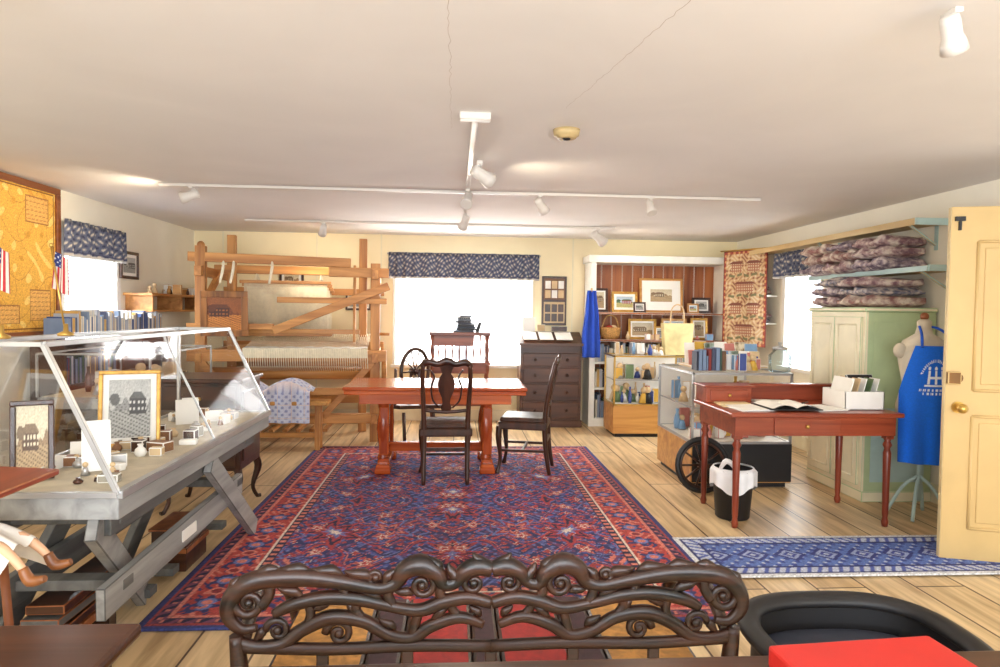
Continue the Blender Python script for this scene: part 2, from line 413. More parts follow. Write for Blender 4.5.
# ------------------------------------------------------------ dining table
b=B('dining_table')
x0,x1,y0,y1=-.93,.62,5.6,6.4
b.bx(x0,x1,y0,y1,.735,.765,MAHOG,.008); b.bx(x0+.01,x1-.01,y0+.01,y1-.01,.70,.733,MAHOG,.006)
b.bx(x0+.13,x1-.13,y0+.07,y1-.07,.615,.70,MAHOG,.004)
prof=[(.045,.10),(.05,.14),(.036,.17),(.03,.2),(.05,.3),(.058,.38),(.05,.46),(.032,.54),(.045,.57),(.05,.6),(.05,.62)]
for xc in (-.60,.29):
    b.bx(xc-.05,xc+.05,5.72,6.28,.06,.13,MAHOG,.015)
    for yy in (5.72,6.28):
        b.box((xc,yy,.058),(.12,.13,.08),MAHOG,None,.02)
        b.box((xc,yy,.043),(.135,.15,.052),MAHOG,None,.015)
    for yy in (5.80,6.20):
        b.lathe((xc-.01,yy,0),prof,MAHZ,8)
        b.box((xc,yy,.37),(.085,.085,.42),MAHZ,(0,0,0),.012)
    b.bx(xc-.04,xc+.04,5.78,6.22,.56,.62,MAHOG,.01)
b.bx(-.60,.29,5.97,6.03,.15,.23,MAHOG,.008)
b.done()

def chair(name,loc,rz,mz,seatm):
    b=B(name); w=.2
    for sx in (-1,1):
        b.tube([(sx*.175,-.235,.0),(sx*.175,-.2,.22),(sx*.175,-.19,.44),(sx*.18,-.205,.62),(sx*.19,-.245,.84),(sx*.185,-.275,.965)],[.017,.021,.023,.019,.018,.017],mz,8,smooth=4,cap=True)
        b.tube([(sx*.205,.215,.0),(sx*.196,.2,.06),(sx*.19,.19,.15),(sx*.2,.205,.3),(sx*.195,.2,.41)],[.024,.014,.016,.026,.028],mz,8,smooth=4)
        b.beam((sx*.185,-.19,.2),(sx*.19,.19,.2),.022,.022,mz)
    b.beam((-.19,0,.2),(.19,0,.2),.022,.022,mz); b.beam((-.175,-.2,.28),(.175,-.2,.28),.022,.03,mz)
    b.box((0,0,.415),(.43,.42,.065),mz,None,.012); b.box((0,0.005,.46),(.40,.39,.05),seatm,None,.022)
    b.tube([(-.2,-.272,.95),(-.15,-.285,.99),(-.07,-.292,.975),(0,-.295,1.0),(.07,-.292,.975),(.15,-.285,.99),(.2,-.272,.95)],[.018,.028,.024,.032,.024,.028,.018],mz,8,smooth=4,flat=.55)
    b.tube([(-.185,-.205,.6),(0,-.215,.585),(.185,-.205,.6)],.014,mz,8,smooth=3)
    P=[(.03,.585),(.045,.62),(.03,.66),(.035,.70),(.06,.76),(.07,.82),(.055,.87),(.035,.90),(.05,.94),(.06,.97)]
    out=P+[(-x,z) for x,z in P[::-1]]
    yy=lambda z:-.208-(z-.58)*.2
    b.prism(out,-.007,.007,mz,lambda x,y,z:(x,y+yy(z),z))
    for sx in (-1,1):
        b.tube([(sx*.05,yy(.62),.62),(sx*.105,yy(.7),.68),(sx*.12,yy(.8),.79),(sx*.095,yy(.9),.87),(sx*.13,yy(.93),.93)],.008,mz,6,smooth=4)
    return b.done(loc=loc,rot=(0,0,rz))
chair('dining_chair',(-.07,5.55,.016),.03,DARKW,LEATH)
chair('dining_chair',(.63,5.86,.016),pi/2-.22,DARKW,LEATH)

# spinning wheel
b=B('spinning_wheel')
c=Vector((-.42,7.15,.76)); d=Vector((.55,.83,0)).normalized()
pts=[c+ (d*math.cos(a)+Vector((0,0,1))*math.sin(a))*.24 for a in [2*pi*i/28 for i in range(28)]]
b.tube(pts,.02,DARKW,6,closed=True)
nrm=Vector((-d.y,d.x,0))
b.cyl(c-nrm*.06,c+nrm*.06,.03,DARKW)
for i in range(10):
    a=2*pi*i/10; b.tube([c,c+(d*math.cos(a)+Vector((0,0,1))*math.sin(a))*.23],.009,DARKW,6)
for sg in (-1,1): b.beam(c+nrm*.05*sg,c+nrm*.08*sg+Vector((0,0,-.38)),.03,.03,DARKW)
b.beam(c-d*.36+Vector((0,0,-.34)),c+d*.4+Vector((0,0,-.42)),.16,.04,DARKW)
for dx,dn in ((-.34,.09),(-.34,-.09),(.36,0)):
    b.cyl(c+d*dx*.9+nrm*dn+Vector((0,0,-.40)),Vector((c.x,c.y,0))+d*dx*1.1+nrm*dn*1.8,.018,DARKW)
b.cyl(c-d*.33+Vector((0,0,-.34)),c-d*.33+Vector((0,0,.05)),.014,DARKW)
b.done()

# ------------------------------------------------------------ loom
b=B('barn_loom')
P=.085
for sx in (-1,1):
    b.beam((sx*.88,-.62,0),(sx*.88,-.62,2.04 if sx<0 else 1.90),.10,P,PINEZ)
    b.beam((sx*.72,0,0),(sx*.72,0,2.22),.09,P,PINEZ)
    b.beam((sx*.86,.60,0),(sx*.86,.60,1.85),.08,P,PINEZ)
    for z in (.25,.9,1.78): b.beam((sx*.88,-.74,z),(sx*.88,.70,z),.07,.10,PINEY)
    b.beam((sx*.88,-.6,1.40),(sx*.84,-.02,1.80),.05,.07,PINEY)
b.beam((-1.0,-.62,1.93),(.62,-.60,1.90),.08,.095,PINEX)
b.beam((.40,-.64,1.80),(1.02,-.64,1.80),.08,.10,PINEX)
b.beam((-.12,-.66,1.50),(1.0,-.66,1.50),.07,.06,PINEX)
b.beam((-1.0,-.66,.92),(1.0,-.66,.92),.09,.12,PINEX)
b.beam((-1.0,-.62,.25),(1.0,-.62,.25),.09,.10,PINEX)
b.beam((-1.0,-.68,1.22),(-.15,-.68,1.22),.06,.06,PINEX)
b.beam((-.9,0,1.84),(.9,0,1.84),.09,.09,PINEX)
b.beam((-.95,.6,1.62),(.95,.6,1.62),.07,.08,PINEX); b.beam((-.95,.60,.95),(.95,.60,.95),.09,.12,PINEX); b.beam((-.95,.6,.3),(.95,.6,.3),.08,.1,PINEX)
b.beam((-.95,-.71,.55),(.95,-.71,.55),.05,.07,PINEX)
b.beam((-.15,-.72,1.18),(1.02,-.74,1.66),.05,.085,PINEX)
b.beam((.35,-.68,.28),(.86,-.68,.86),.06,.07,PINEX)
b.beam((-.86,-.68,.86),(-.45,-.68,.28),.06,.07,PINEX)
b.cyl((-.86,-.5,.72),(.86,-.5,.72),.065,PINEX); b.cyl((-.84,.48,.8),(.84,.48,.8),.09,PINEX)
THR=M('warp_thread',(236,226,200),.9,var=.05,scale=30); THB=M('weft_cloth',(222,218,208),.9,var=.1,scale=30)
for k in range(110):
    x=-.45+1.25*k/109
    b.tube([(x,-.69,.985),(x,-.3,1.05),(x,0,1.10+.03*(k%2)),(x,.58,1.01)],.003,THR,4)
    if k%2: b.tube([(x,-.74,.99),(x+.01,-.75,.80),(x,-.52,.74)],.0035,THR,4)
b.sheet(lambda u,v:(-.45+1.25*u,-.72+.16*v,1.0+.01*v+.004*math.sin(u*40)),30,4,THB)
b.sheet(lambda u,v:(-.45+1.25*u,-.735-.004*math.sin(u*60),1.0-.10*v),40,3,THR)
for j,y in enumerate((-.18,-.06,.06,.18)):
    b.beam((-.60,y,1.70-.03*j),(.38,y,1.70-.03*j),.02,.035,OAKX); b.beam((-.60,y,1.12),(.38,y,1.12),.02,.035,OAKX)
    for k in range(72):
        x=-.55+.88*k/71+.004*j; b.tube([(x,y,1.69-.03*j),(x+.004,y+.01,1.42),(x,y,1.13)],[.005,.0035,.005],THR,4)
    for x in (-.45,.25): b.tube([(x,y,1.70),(x,0,1.82)],.005,THR,4)
for x in (-.64,.64): b.beam((x,-.30,.86),(x,-.22,1.9),.03,.05,PINEZ)
b.beam((-.70,-.29,.98),(.70,-.29,.98),.04,.07,OAKX); b.beam((-.70,-.27,1.16),(.70,-.27,1.16),.04,.05,OAKX)
for k in range(6): b.beam((-.35+.14*k,-.5,.10),(-.35+.14*k,.5,.06),.05,.03,PINEY)
for k,x in enumerate((-.66,-.56,-.18)):
    b.tube([(x,-.62,1.92),(x+.01,-.68,1.82),(x-.02,-.68,1.66)],[.008,.016,.012],THR,8,smooth=4)
b.cyl((.95,-.52,.76),(1.0,-.52,.76),.12,PINEX,seg=12)
b.cyl((.93,-.62,1.15),(1.03,-.64,1.15),.015,PINEX,seg=8).cyl((.93,-.62,.62),(1.03,-.64,.62),.015,PINEX,seg=8)
b.ball((-.88,-.62,2.05),.04,PINEZ)
b.done(loc=(-1.78,7.73,0),rot=(0,0,math.radians(5)))
# loom bench with coverlet
b=B('loom_bench')
b.bx(-2.25,-1.25,6.62,6.86,.46,.50,OAKX,.006)
for x in (-2.15,-1.35):
    b.beam((x,6.68,0),(x,6.70,.46),.05,.05,PINEZ); b.beam((x,6.80,0),(x,6.78,.46),.05,.05,PINEZ); b.beam((x,6.68,.15),(x,6.80,.15),.03,.04,PINEZ)
b.beam((-2.15,6.74,.15),(-1.35,6.74,.15),.03,.05,PINEX)
b.done()
def cover_fn(X,Y):
    col=base(X,(208,214,234))
    setc(col,(np.sin(X*90)*np.sin(Y*90)>.35),(150,160,202)); setc(col,(np.abs(np.sin(X*24))<.1)|(np.abs(np.sin(Y*24))<.1),(226,210,208)); return col
def cov(X,Y):
    yy=np.where(Y<.0,-.14-.02*np.sin(X*30),-.14+np.minimum(Y,.28)); zz=np.where(Y<0,.60+Y*1.0,.60+.10*np.abs(np.sin(X*7+1))+.01*np.sin(Y*30))
    return (X,yy,zz)
painted('coverlet',.62,.62,90,90,cover_fn,(-1.72,6.745,.0),disp=cov,thick=.008)

# framed pictures --------------------------------------------------
def art(name,c1,c2,c3,scale=6):
    if name in MC: return MC[name]
    m=bpy.data.materials.new(name); m.use_nodes=True; nt=m.node_tree;N=nt.nodes;L=nt.links
    b=N['Principled BSDF']; b.inputs['Roughness'].default_value=.8
    tc=N.new('ShaderNodeTexCoord'); nz=N.new('ShaderNodeTexNoise'); nz.inputs['Scale'].default_value=scale; nz.inputs['Detail'].default_value=6
    L.new(tc.outputs['Object'],nz.inputs['Vector']); rp=N.new('ShaderNodeValToRGB'); e=rp.color_ramp.elements
    e[0].position=.36;e[0].color=(*lin(c1),1);e[1].position=.62;e[1].color=(*lin(c3),1); k=e.new(.5);k.color=(*lin(c2),1)
    L.new(nz.outputs['Fac'],rp.inputs[0]);L.new(rp.outputs[0],b.inputs['Base Color']); MC[name]=m; return m
A_SEP=art('art_sepia',(92,74,56),(176,154,120),(228,214,184),14)
A_LAND=art('art_landscape',(70,86,70),(150,166,150),(196,214,226),12)
GOLD=M('gilt_frame',(206,158,74),.35,.4,var=.15,scale=30)
PAL={'sep':((226,212,180),(150,124,92),(92,70,50),(178,152,114),(120,98,72)),
     'bw':((204,204,200),(140,140,138),(60,60,60),(166,166,162),(90,90,88)),
     'land':((190,212,232),(96,126,92),(160,60,44),(196,184,120),(70,96,64)),
     'dark':((150,84,36),(110,56,26),(60,28,14),(190,120,52),(90,44,20))}
def scene_fn(kind,w,h,seed):
    sky,tree,bld,gnd,dk=PAL[kind]; r=random.Random(seed); hx=r.uniform(-.2,.2); bw=r.uniform(.2,.32); hz=r.uniform(-.15,0)
    def f(X,Y):
        u=X/w; v=Y/h; c=base(X,sky); c*=(1-.15*(v+.5))[:,None]
        hill=hz+.12+.08*np.sin(u*9+seed)+.04*np.sin(u*31+seed*2); setc(c,v<hill,tree)
        k=np.sin(u*60+np.sin(v*50))*np.sin(v*70)>.4; setc(c,(v<hill)&k,dk)
        setc(c,v<hz,gnd); setc(c,(v<hz)&(np.sin(u*30+v*90)>.7),dk)
        B_=(np.abs(u-hx)<bw)&(v>hz-.06)&(v<hz+.2); setc(c,B_,bld)
        rf=(np.abs(u-hx)<bw*1.1-(v-hz-.2)*1.0)&(v>=hz+.2)&(v<hz+.32); setc(c,rf,dk)
        wd=B_&(((u-hx)%.1)<.05)&(((v-hz)%.11)<.055); setc(c,wd,sky)
        t=np.hypot((u+.36),(v-hz-.2)*1.1)<.12; setc(c,t,dk)
        return c*(1+.05*rng.randn(len(X),1))
    return f
PS=[0]
def pic(name,loc,w,h,rz=0,tilt=0,fm=None,fw=.025,kind='sep',mat=.0,matm=None,txt=None):
    b=B(name); fm=fm or GOLD; PS[0]+=1
    b.box((0,.0,fw/2),(w,.025,fw),fm,None,.004).box((0,0,h-fw/2),(w,.025,fw),fm,None,.004)
    b.box((-w/2+fw/2,0,h/2),(fw,.025,h-2*fw),fm,None,.004).box((w/2-fw/2,0,h/2),(fw,.025,h-2*fw),fm,None,.004)
    b.box((0,.004,h/2),(w-2*fw,.008,h-2*fw),matm or PAPER)
    q=fw+mat; aw,ah=w-2*q,h-2*q
    o=b.done(loc=loc,rot=(-tilt,0,rz))
    painted('print',aw,ah,44,44,txt or scene_fn(kind,aw,ah,PS[0]),(0,-.003,h/2),(pi/2,0,0),rough=.5,thick=0,parent=o)
    return o
pic('framed_painting',(-2.33,6.93,1.12),.46,.46,math.radians(4),-.05,wood('carved_gold_brown',(150,96,44),(84,46,20),.35),.065,'dark')
pic('wall_photograph',(XL+.03,6.82,1.68),.36,.27,pi/2,0,DARKW,.03,'bw',.03)
pic('wall_print',(-1.22,YB-.02,1.40),.32,.26,0,0,DARKW,.025,'bw',.02)
pic('wall_print',(-2.05,YB-.02,1.62),.3,.3,0,0,DARKW,.03,'sep',.03)
b=B('framed_sampler'); b.bx(1.11,1.43,YB-.03,YB,1.24,1.87,DARKW,.005).bx(1.135,1.405,YB-.036,YB-.028,1.27,1.54,CARDT).bx(1.135,1.405,YB-.036,YB-.028,1.57,1.84,M('sampler_ground',(120,84,60),.7))
for i in range(3):
    for j in range(2): b.bx(1.15+i*.085,1.22+i*.085,YB-.042,YB-.034,1.59+j*.12,1.69+j*.12,PAPER if (i+j)%2 else CARDT)
    for j in range(2): b.bx(1.15+i*.085,1.22+i*.085,YB-.042,YB-.034,1.29+j*.12,1.39+j*.12,DARKW)
b.done()

# wooden stand in front of window --------------------------------
RB=wood('rosewood_stand',(140,76,48),(96,44,28),.35,'x')
b=B('spindle_stand')
xa,xb,ya,yb=-.30,.42,7.75,8.15
b.bx(xa,xb,ya,yb,1.12,1.16,RB,.006).bx(xa,xb,ya,yb,.78,.81,RB,.005).bx(xa,xb,ya,yb,.3,.33,RB,.005).bx(xa+.03,xb-.03,ya+.02,ya+.04,.68,.78,RB)
b.bx(xa+.03,xb-.2,ya+.03,ya+.05,1.0,1.12,RB)
for x in (xa+.04,xb-.04):
    for y in (ya+.04,yb-.04):
        b.lathe((x,y,0),[(.018,0),(.022,.1),(.014,.15),(.026,.25),(.014,.4),(.024,.55),(.014,.65),(.026,.72),(.026,.82),(.013,.86),(.026,.95),(.013,1.04),(.024,1.09),(.024,1.13)],RB,10)
for k in range(7): b.lathe((xa+.1+k*.085,yb-.04,.81),[(.008,0),(.014,.1),(.007,.18),(.012,.3)],RB,8)
b.done()
b=B('magazine_stack')
for k in range(9):
    b.box((.12+random.uniform(-.02,.02),7.93+random.uniform(-.02,.02),1.172+k*.022),(.24-.012*k,.26,.018),BLACK if k%2 else M('slate',(70,76,90),.5),(0,0,random.uniform(-.15,.15)),.003)
b.box((.28,7.95,1.22),(.04,.22,.12),BLACK,(0,.3,0))
b.done()

# chest of drawers with slant top --------------------------------
CH=wood('old_brown_chest',(96,60,40),(56,32,22),.35,'x')
b=B('slant_front_chest')
xa,xb,ya,yb=.80,1.55,8.04,8.46
b.bx(xa,xb,ya+.02,yb,.07,1.0,CH,.006)
b.bx(xa-.015,xb+.015,ya,yb,0,.09,CH,.01)
z=.11
for hh in (.22,.22,.2,.18):
    b.bx(xa+.03,xb-.03,ya,ya+.03,z,z+hh-.02,CH,.008)
    for x in (xa+.18,xb-.18): b.lathe((x,ya,z+hh/2-.01),[(.008,0),(.02,.012),(.018,.025),(.006,.03)],DARKW,10,R=Matrix.Rotation(pi/2,3,'X'))
    z+=hh
b.prism([(ya-.02,1.0),(yb,1.0),(yb,1.16),(yb-.12,1.16),(ya-.02,1.03)],xa-.02,xb+.02,CH,lambda x,y,z:(y,x,z))
b.done()
b=B('display_papers')
for x,w_ in ((.92,.17),(1.12,.17),(1.34,.2)): b.box((x,8.17,1.115),(w_,.24,.006),PAPER,(math.atan2(.13,.36),0,.0))
b.done()
B('card_stand').bx(.85,1.01,8.37,8.43,1.165,1.34,PAPER,.003).bx(1.04,1.14,8.39,8.43,1.165,1.25,CARDT,.003).bx(1.22,1.42,8.38,8.41,1.165,1.23,DARKW,.003).done()

# ------------------------------------------------------------ hutch / bookcase
b=B('open_bookcase')
xa,xb,ya,yb=1.66,3.42,8.12,8.52
b.bx(xa,xa+.07,ya,yb,0,2.09,WHITE,.004).bx(xb-.07,xb,ya,yb,0,2.09,WHITE,.004).bx(xa-.03,xb+.03,ya-.02,yb,2.03,2.12,WHITE,.006)
b.bx(xa,xb,yb-.02,yb,0,2.05,BRNZ)
for k in range(12):
    x=xa+.08+k*.135; b.bx(x,x+.128,yb-.03,yb-.018,.1,2.03,BRNZ,.003)
for z in (.10,.48,.80,1.08,1.42): b.bx(xa+.07,xb-.07,ya+.02,yb-.03,z-.025,z,BRNZ if z>1 else WHITE,.003)
b.bx(xa+.07,xb-.07,ya+.01,ya+.03,0,.1,WHITE)
b.done()
pic('framed_picture',(1.82,8.30,1.421),.2,.3,0,.1,DARKW,.03,'sep',.02)
pic('framed_picture',(2.13,8.28,1.421),.33,.26,0,.12,GOLD,.03,'land',.03)
pic('framed_picture',(2.62,8.34,1.421),.56,.44,0,.1,OAKX,.03,'sep',.11)
pic('framed_picture',(2.37,8.30,1.081),.36,.26,0,.12,GOLD,.03,'sep',.02)
pic('framed_picture',(2.78,8.30,1.081),.33,.27,0,.12,OAKX,.03,'land',.02)
pic('framed_picture',(3.12,8.28,1.421),.24,.2,0,.12,DARKW,.03,'bw',.02)
pic('framed_picture',(3.10,8.28,1.081),.22,.28,0,.12,GOLD,.03,'sep',.02)
pic('framed_picture',(2.30,8.20,1.421),.16,.13,.1,.12,DARKW,.02,'bw',.01)
pic('framed_picture',(2.57,8.20,1.081),.14,.17,-.1,.12,GOLD,.02,'bw',.01)
pic('framed_picture',(2.98,8.19,1.421),.15,.12,.1,.12,OAKX,.02,'land',.01)
b=B('wicker_basket'); WK=M('wicker',(200,150,86),.7,var=.25,scale=60)
b.lathe((1.95,8.27,1.081),[(.09,0),(.12,.05),(.13,.13),(.12,.15),(.11,.13),(.085,.02)],WK,18)
b.tube([(1.84,8.27,1.2),(1.88,8.27,1.34),(1.95,8.27,1.38),(2.02,8.27,1.34),(2.06,8.27,1.2)],.01,WK,6,smooth=5)
b.ball((1.93,8.26,1.2),.06,M('apple_red',(170,60,50),.5)).ball((1.99,8.28,1.21),.05,CARDT); b.done()
bookcols=[M('bk%d'%i,c,.6,var=.08) for i,c in enumerate([(50,72,130),(140,50,44),(70,100,80),(214,204,184),(110,78,52),(200,160,90),(72,78,104),(180,186,200),(40,44,64),(228,222,208),(120,140,170)])]
def books(name,x0,x1,y,z,dep,hmin,hmax,axis='x',cols=None):
    b=B(name); p=x0; cols=cols or bookcols
    while p<x1-.02:
        t=random.uniform(.014,.045); h=random.uniform(hmin,hmax)
        if p+t>x1: break
        c=(p+t/2,y,z+h/2) if axis=='x' else (y,p+t/2,z+h/2)
        sz=(t*.92,dep,h) if axis=='x' else (dep,t*.92,h)
        b.box(c,sz,random.choice(cols),None,.002); p+=t
    return b.done()
books('book_row',1.75,2.6,8.3,.801,.2,.16,.24)
books('book_row',2.65,3.3,8.3,.801,.2,.14,.22)
books('book_row',1.75,3.3,8.3,.481,.22,.18,.27)
books('book_row',1.76,2.4,8.3,.101,.22,.2,.3)

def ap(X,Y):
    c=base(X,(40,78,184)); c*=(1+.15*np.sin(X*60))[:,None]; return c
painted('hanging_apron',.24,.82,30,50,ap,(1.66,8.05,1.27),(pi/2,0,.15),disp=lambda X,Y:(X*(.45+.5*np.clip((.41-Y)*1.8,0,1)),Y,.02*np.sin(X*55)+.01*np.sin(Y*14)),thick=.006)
B('apron_hook').cyl((1.66,8.12,1.70),(1.66,8.04,1.70),.008,BRASS,seg=8).cyl((1.66,8.045,1.70),(1.66,8.045,1.66),.006,BRASS,seg=8).done()

# ------------------------------------------------------------ display counters
def counter(name,x0,x1,y0,y1,zb,zt,wm,frm,shelves,basem=None):
    b=B(name)
    b.bx(x0,x1,y0,y1,.04,zb,wm,.006).bx(x0+.03,x1-.03,y0+.03,y1-.03,0,.04,BLACK)
    if basem: b.bx(x0+.01,x1,y0-.006,y0,.05,zb,basem)
    r=.018
    for x in (x0,x1-r):
        for y in (y0,y1-r): b.bx(x,x+r,y,y+r,zb,zt,frm)
    for z in (zb,zt-r):
        for x in (x0,x1-r): b.bx(x,x+r,y0,y1,z,z+r,frm)
        for y in (y0,y1-r): b.bx(x0,x1,y,y+r,z,z+r,frm)
    X0,X1,Y0,Y1,Z0,Z1=x0+.008,x1-.008,y0+.008,y1-.008,zb+r,zt-.004
    b.poly([(X0,Y0,Z0),(X1,Y0,Z0),(X1,Y0,Z1),(X0,Y0,Z1)],GLASS); b.poly([(X0,Y0,Z0),(X0,Y1,Z0),(X0,Y1,Z1),(X0,Y0,Z1)],GLASS)
    b.poly([(X1,Y0,Z0),(X1,Y1,Z0),(X1,Y1,Z1),(X1,Y0,Z1)],GLASS); b.poly([(X0,Y0,Z1),(X1,Y0,Z1),(X1,Y1,Z1),(X0,Y1,Z1)],GLASS)
    b.bx(x0+r,x1-r,y0+r,y1-r,zb,zb+.012,WHITE)
    b.bx(x0+r,x1-r,y1-.012,y1-.004,zb+r,zt-r,WHITE)
    for z in shelves: b.poly([(x0+r,y0+.06,z+.008),(x1-r,y0+.06,z+.008),(x1-r,y1-.02,z+.008),(x0+r,y1-.02,z+.008)],GLASS); b.bx(x0+r,x1-r,y0+.06,y0+.066,z,z+.01,METAL); b.bx(x0+r,x0+r+.006,y0+.06,y1-.02,z,z+.01,METAL)
    return b.done()
counter('glass_display_counter',1.80,2.68,7.42,7.9,.36,.93,OAKX,BRASS,[.64])
counter('glass_display_counter',1.92,2.76,5.25,6.15,.36,.94,OAKX,METAL,[.64],BLACK)
def knick(name,x0,x1,y0,y1,z,n,hm,cols):
    b=B(name)
    for i in range(n):
        x=random.uniform(x0,x1);y=random.uniform(y0,y1);h=random.uniform(.4,1)*hm;m=random.choice(cols);k=random.random()
        if k<.35: b.box((x,y,z+h/2),(random.uniform(.04,.1),random.uniform(.03,.08),h),m,(0,0,random.uniform(-.5,.5)),.004)
        elif k<.7: 
            r=random.uniform(.018,.035); b.lathe((x,y,z),[(r*.7,0),(r,h*.3),(r*.8,h*.6),(r*.35,h*.8),(r*.5,h)],m,12)
        else:
            r=h*.25; b.lathe((x,y,z),[(r*1.3,0),(r*.7,h*.5),(r*.4,h*.6)],m,12); b.ball((x,y,z+h*.78),h*.2,CARDT,10)
    return b.done()
KC=[PAPER,CARDT,M('sky_enamel',(130,170,210),.4),M('rose_enamel',(206,130,120),.4),M('deep_blue',(50,70,140),.4),METAL,M('ochre',(222,176,70),.5),M('moss',(106,130,90),.5),BLACK]
knick('doll_collection',1.88,2.58,7.52,7.8,.379,26,.22,KC); knick('doll_collection',1.88,2.58,7.54,7.8,.649,24,.2,KC)
CC=[PAPER,CARDT,PAPER,KC[2],KC[6],KC[3]]
knick('souvenir_collection',1.98,2.68,5.4,6.05,.379,44,.19,CC); knick('souvenir_collection',2.0,2.68,5.4,6.0,.649,40,.2,CC)
knick('gift_items',2.30,2.7,5.4,5.7,.941,14,.16,KC)
knick('bookcase_ornaments',1.78,3.3,8.15,8.22,.801,18,.13,KC); knick('bookcase_ornaments',2.1,3.3,8.15,8.22,1.081,12,.1,KC)
b=B('pamphlet_rack')
for i in range(7): 
    b.box((2.14+i*.085,5.92-.02*i,1.05+.012*(i%2)),(.11,.012,.21),[PAPER,KC[6],A_LAND,PAPER,KC[3],A_SEP,KC[2]][i],(-.25,0,.15*(i%3-1)),.002)
    b.box((2.12+i*.085,5.80-.02*i,1.02),(.09,.010,.15),[KC[3],PAPER,KC[6],KC[2],A_LAND,PAPER,CARDT][i],(-.25,0,.12*((i+1)%3-1)),.002)
b.bx(2.06,2.75,5.68,6.02,.941,.965,CARDT,.004); b.done()
books('book_row',2.02,2.28,5.50,.941,.12,.12,.2)
b=B('tote_bag'); TB=M('canvas_tote',(226,208,150),.8); b.prism([(2.45,.931),(2.75,.931),(2.78,1.3),(2.42,1.3)],7.6,7.72,TB)
b.tube([(2.52,7.66,1.29),(2.53,7.66,1.46),(2.6,7.66,1.52),(2.67,7.66,1.46),(2.68,7.66,1.29)],.008,CARDT,6,smooth=4); b.done()
knick('toy_figures',1.9,2.4,7.5,7.8,.931,14,.14,KC)
b=B('glass_jar'); JG=glassm('jar_glass',(.85,.95,1),1.3,.8); b.lathe((2.68,5.33,.941),[(.06,0),(.085,.01),(.09,.14),(.06,.17),(.055,.19)],JG,20).lathe((2.68,5.33,1.131),[(.06,0),(.06,.02),(.01,.03),(.018,.06)],METAL,16).done()

# ------------------------------------------------------------ wagon wheel
b=B('wagon_wheel')
c=Vector((1.96,5.10,.225))
def wp(a,r,o=0): return c+Vector((math.cos(a)*r,o+ .11*math.sin(a)*r,math.sin(a)*r))
b.tube([wp(2*pi*i/32,.20) for i in range(32)],.022,BLACK,8,closed=True)
b.tube([wp(2*pi*i/32,.175) for i in range(32)],.012,DARKW,8,closed=True)
b.cyl(c+Vector((0,-.05,0)),c+Vector((0,.04,0)),.035,DARKW)
for i in range(10): b.tube([c,wp(2*pi*i/10,.185)],.009,DARKW,6)
b.done()

# ------------------------------------------------------------ writing desk (right)
b=B('writing_desk')
xa,xb,ya,yb=1.80,2.98,4.20,4.90
b.bx(xa,xb,ya,yb,.745,.775,DESKR,.008).bx(xa+.04,xb-.04,ya+.03,yb-.03,.62,.745,DESKR,.004)
for x in (xa+.07,xb-.07):
    for y in (ya+.07,yb-.07):
        b.box((x,y,.67),(.055,.055,.15),DESKZ,None,.003)
        b.lathe((x,y,0),[(.018,0),(.024,.03),(.016,.06),(.02,.09),(.022,.3),(.026,.5),(.018,.53),(.03,.555),(.018,.58),(.027,.6)],DESKZ,14)
b.bx(xa+.02,xb-.02,yb-.03,yb,.775,.90,DESKR,.004)
b.bx(xa+.02,xa+.36,yb-.20,yb,.775,.885,DESKR,.006).bx(xa+.05,xa+.33,yb-.21,yb-.195,.79,.87,DESKR,.006)
b.ball((xa+.19,yb-.22,.83),.012,BRASS,8)
b.bx(xa,xa+.38,yb-.22,yb+.01,.885,.90,DESKR,.004).bx(xb-.06,xb-.02,yb-.20,yb,.775,.90,DESKR,.006)
b.bx(xa+.38,xb-.02,yb-.07,yb+.01,.885,.90,DESKR,.004)
b.bx(xa+.3,xa+.75,ya+.018,ya+.03,.635,.735,DESKR,.004).ball((xa+.52,ya+.01,.685),.014,BRASS,8)
b.done()
b=B('desk_papers')
for (x,y,rz,m,k) in ((2.00,4.40,.1,PAPER,3),(1.98,4.58,-.1,M('manila',(232,212,166),.7),2),(2.52,4.42,.2,PAPER,2),(2.3,4.70,-.15,PAPER,2)):
    for j in range(k): b.box((x+j*.01,y,.778+j*.004),(.23,.26,.003),m,(0,0,rz+.05*j))
b.done()
b=B('open_guest_book')
for sg in (-1,1):
    b.sheet(lambda u,v,sg=sg:(2.27+sg*.17*u,4.26+.29*v,.797+.022*math.sin(pi*min(1,u*1.1))**.8),10,2,PAPER)
    b.box((2.27+sg*.088,4.405,.789),(.18,.30,.006),BLACK)
b.cyl((2.34,4.33,.825),(2.42,4.4,.822),.004,BLACK,seg=6)
b.done()
b=B('paper_box')
x0_,x1_,y0_,y1_=2.66,2.94,4.36,4.64
for a in ((x0_,x1_,y0_,y0_+.006),(x0_,x1_,y1_-.006,y1_),(x0_,x0_+.006,y0_,y1_),(x1_-.006,x1_,y0_,y1_)): b.bx(*a,.776,.90,PAPER)
b.bx(x0_,x1_,y0_,y1_,.776,.78,PAPER)
for j in range(5): b.box((2.71+.045*j,4.5,.89),(.006,.24,.2),[PAPER,CARDT,PAPER,KC[7],PAPER][j],(0,.25,0))
b.box((2.84,4.47,.93),(.2,.02,.16),BLACK,(-.4,0,.1),.003)
b.done()

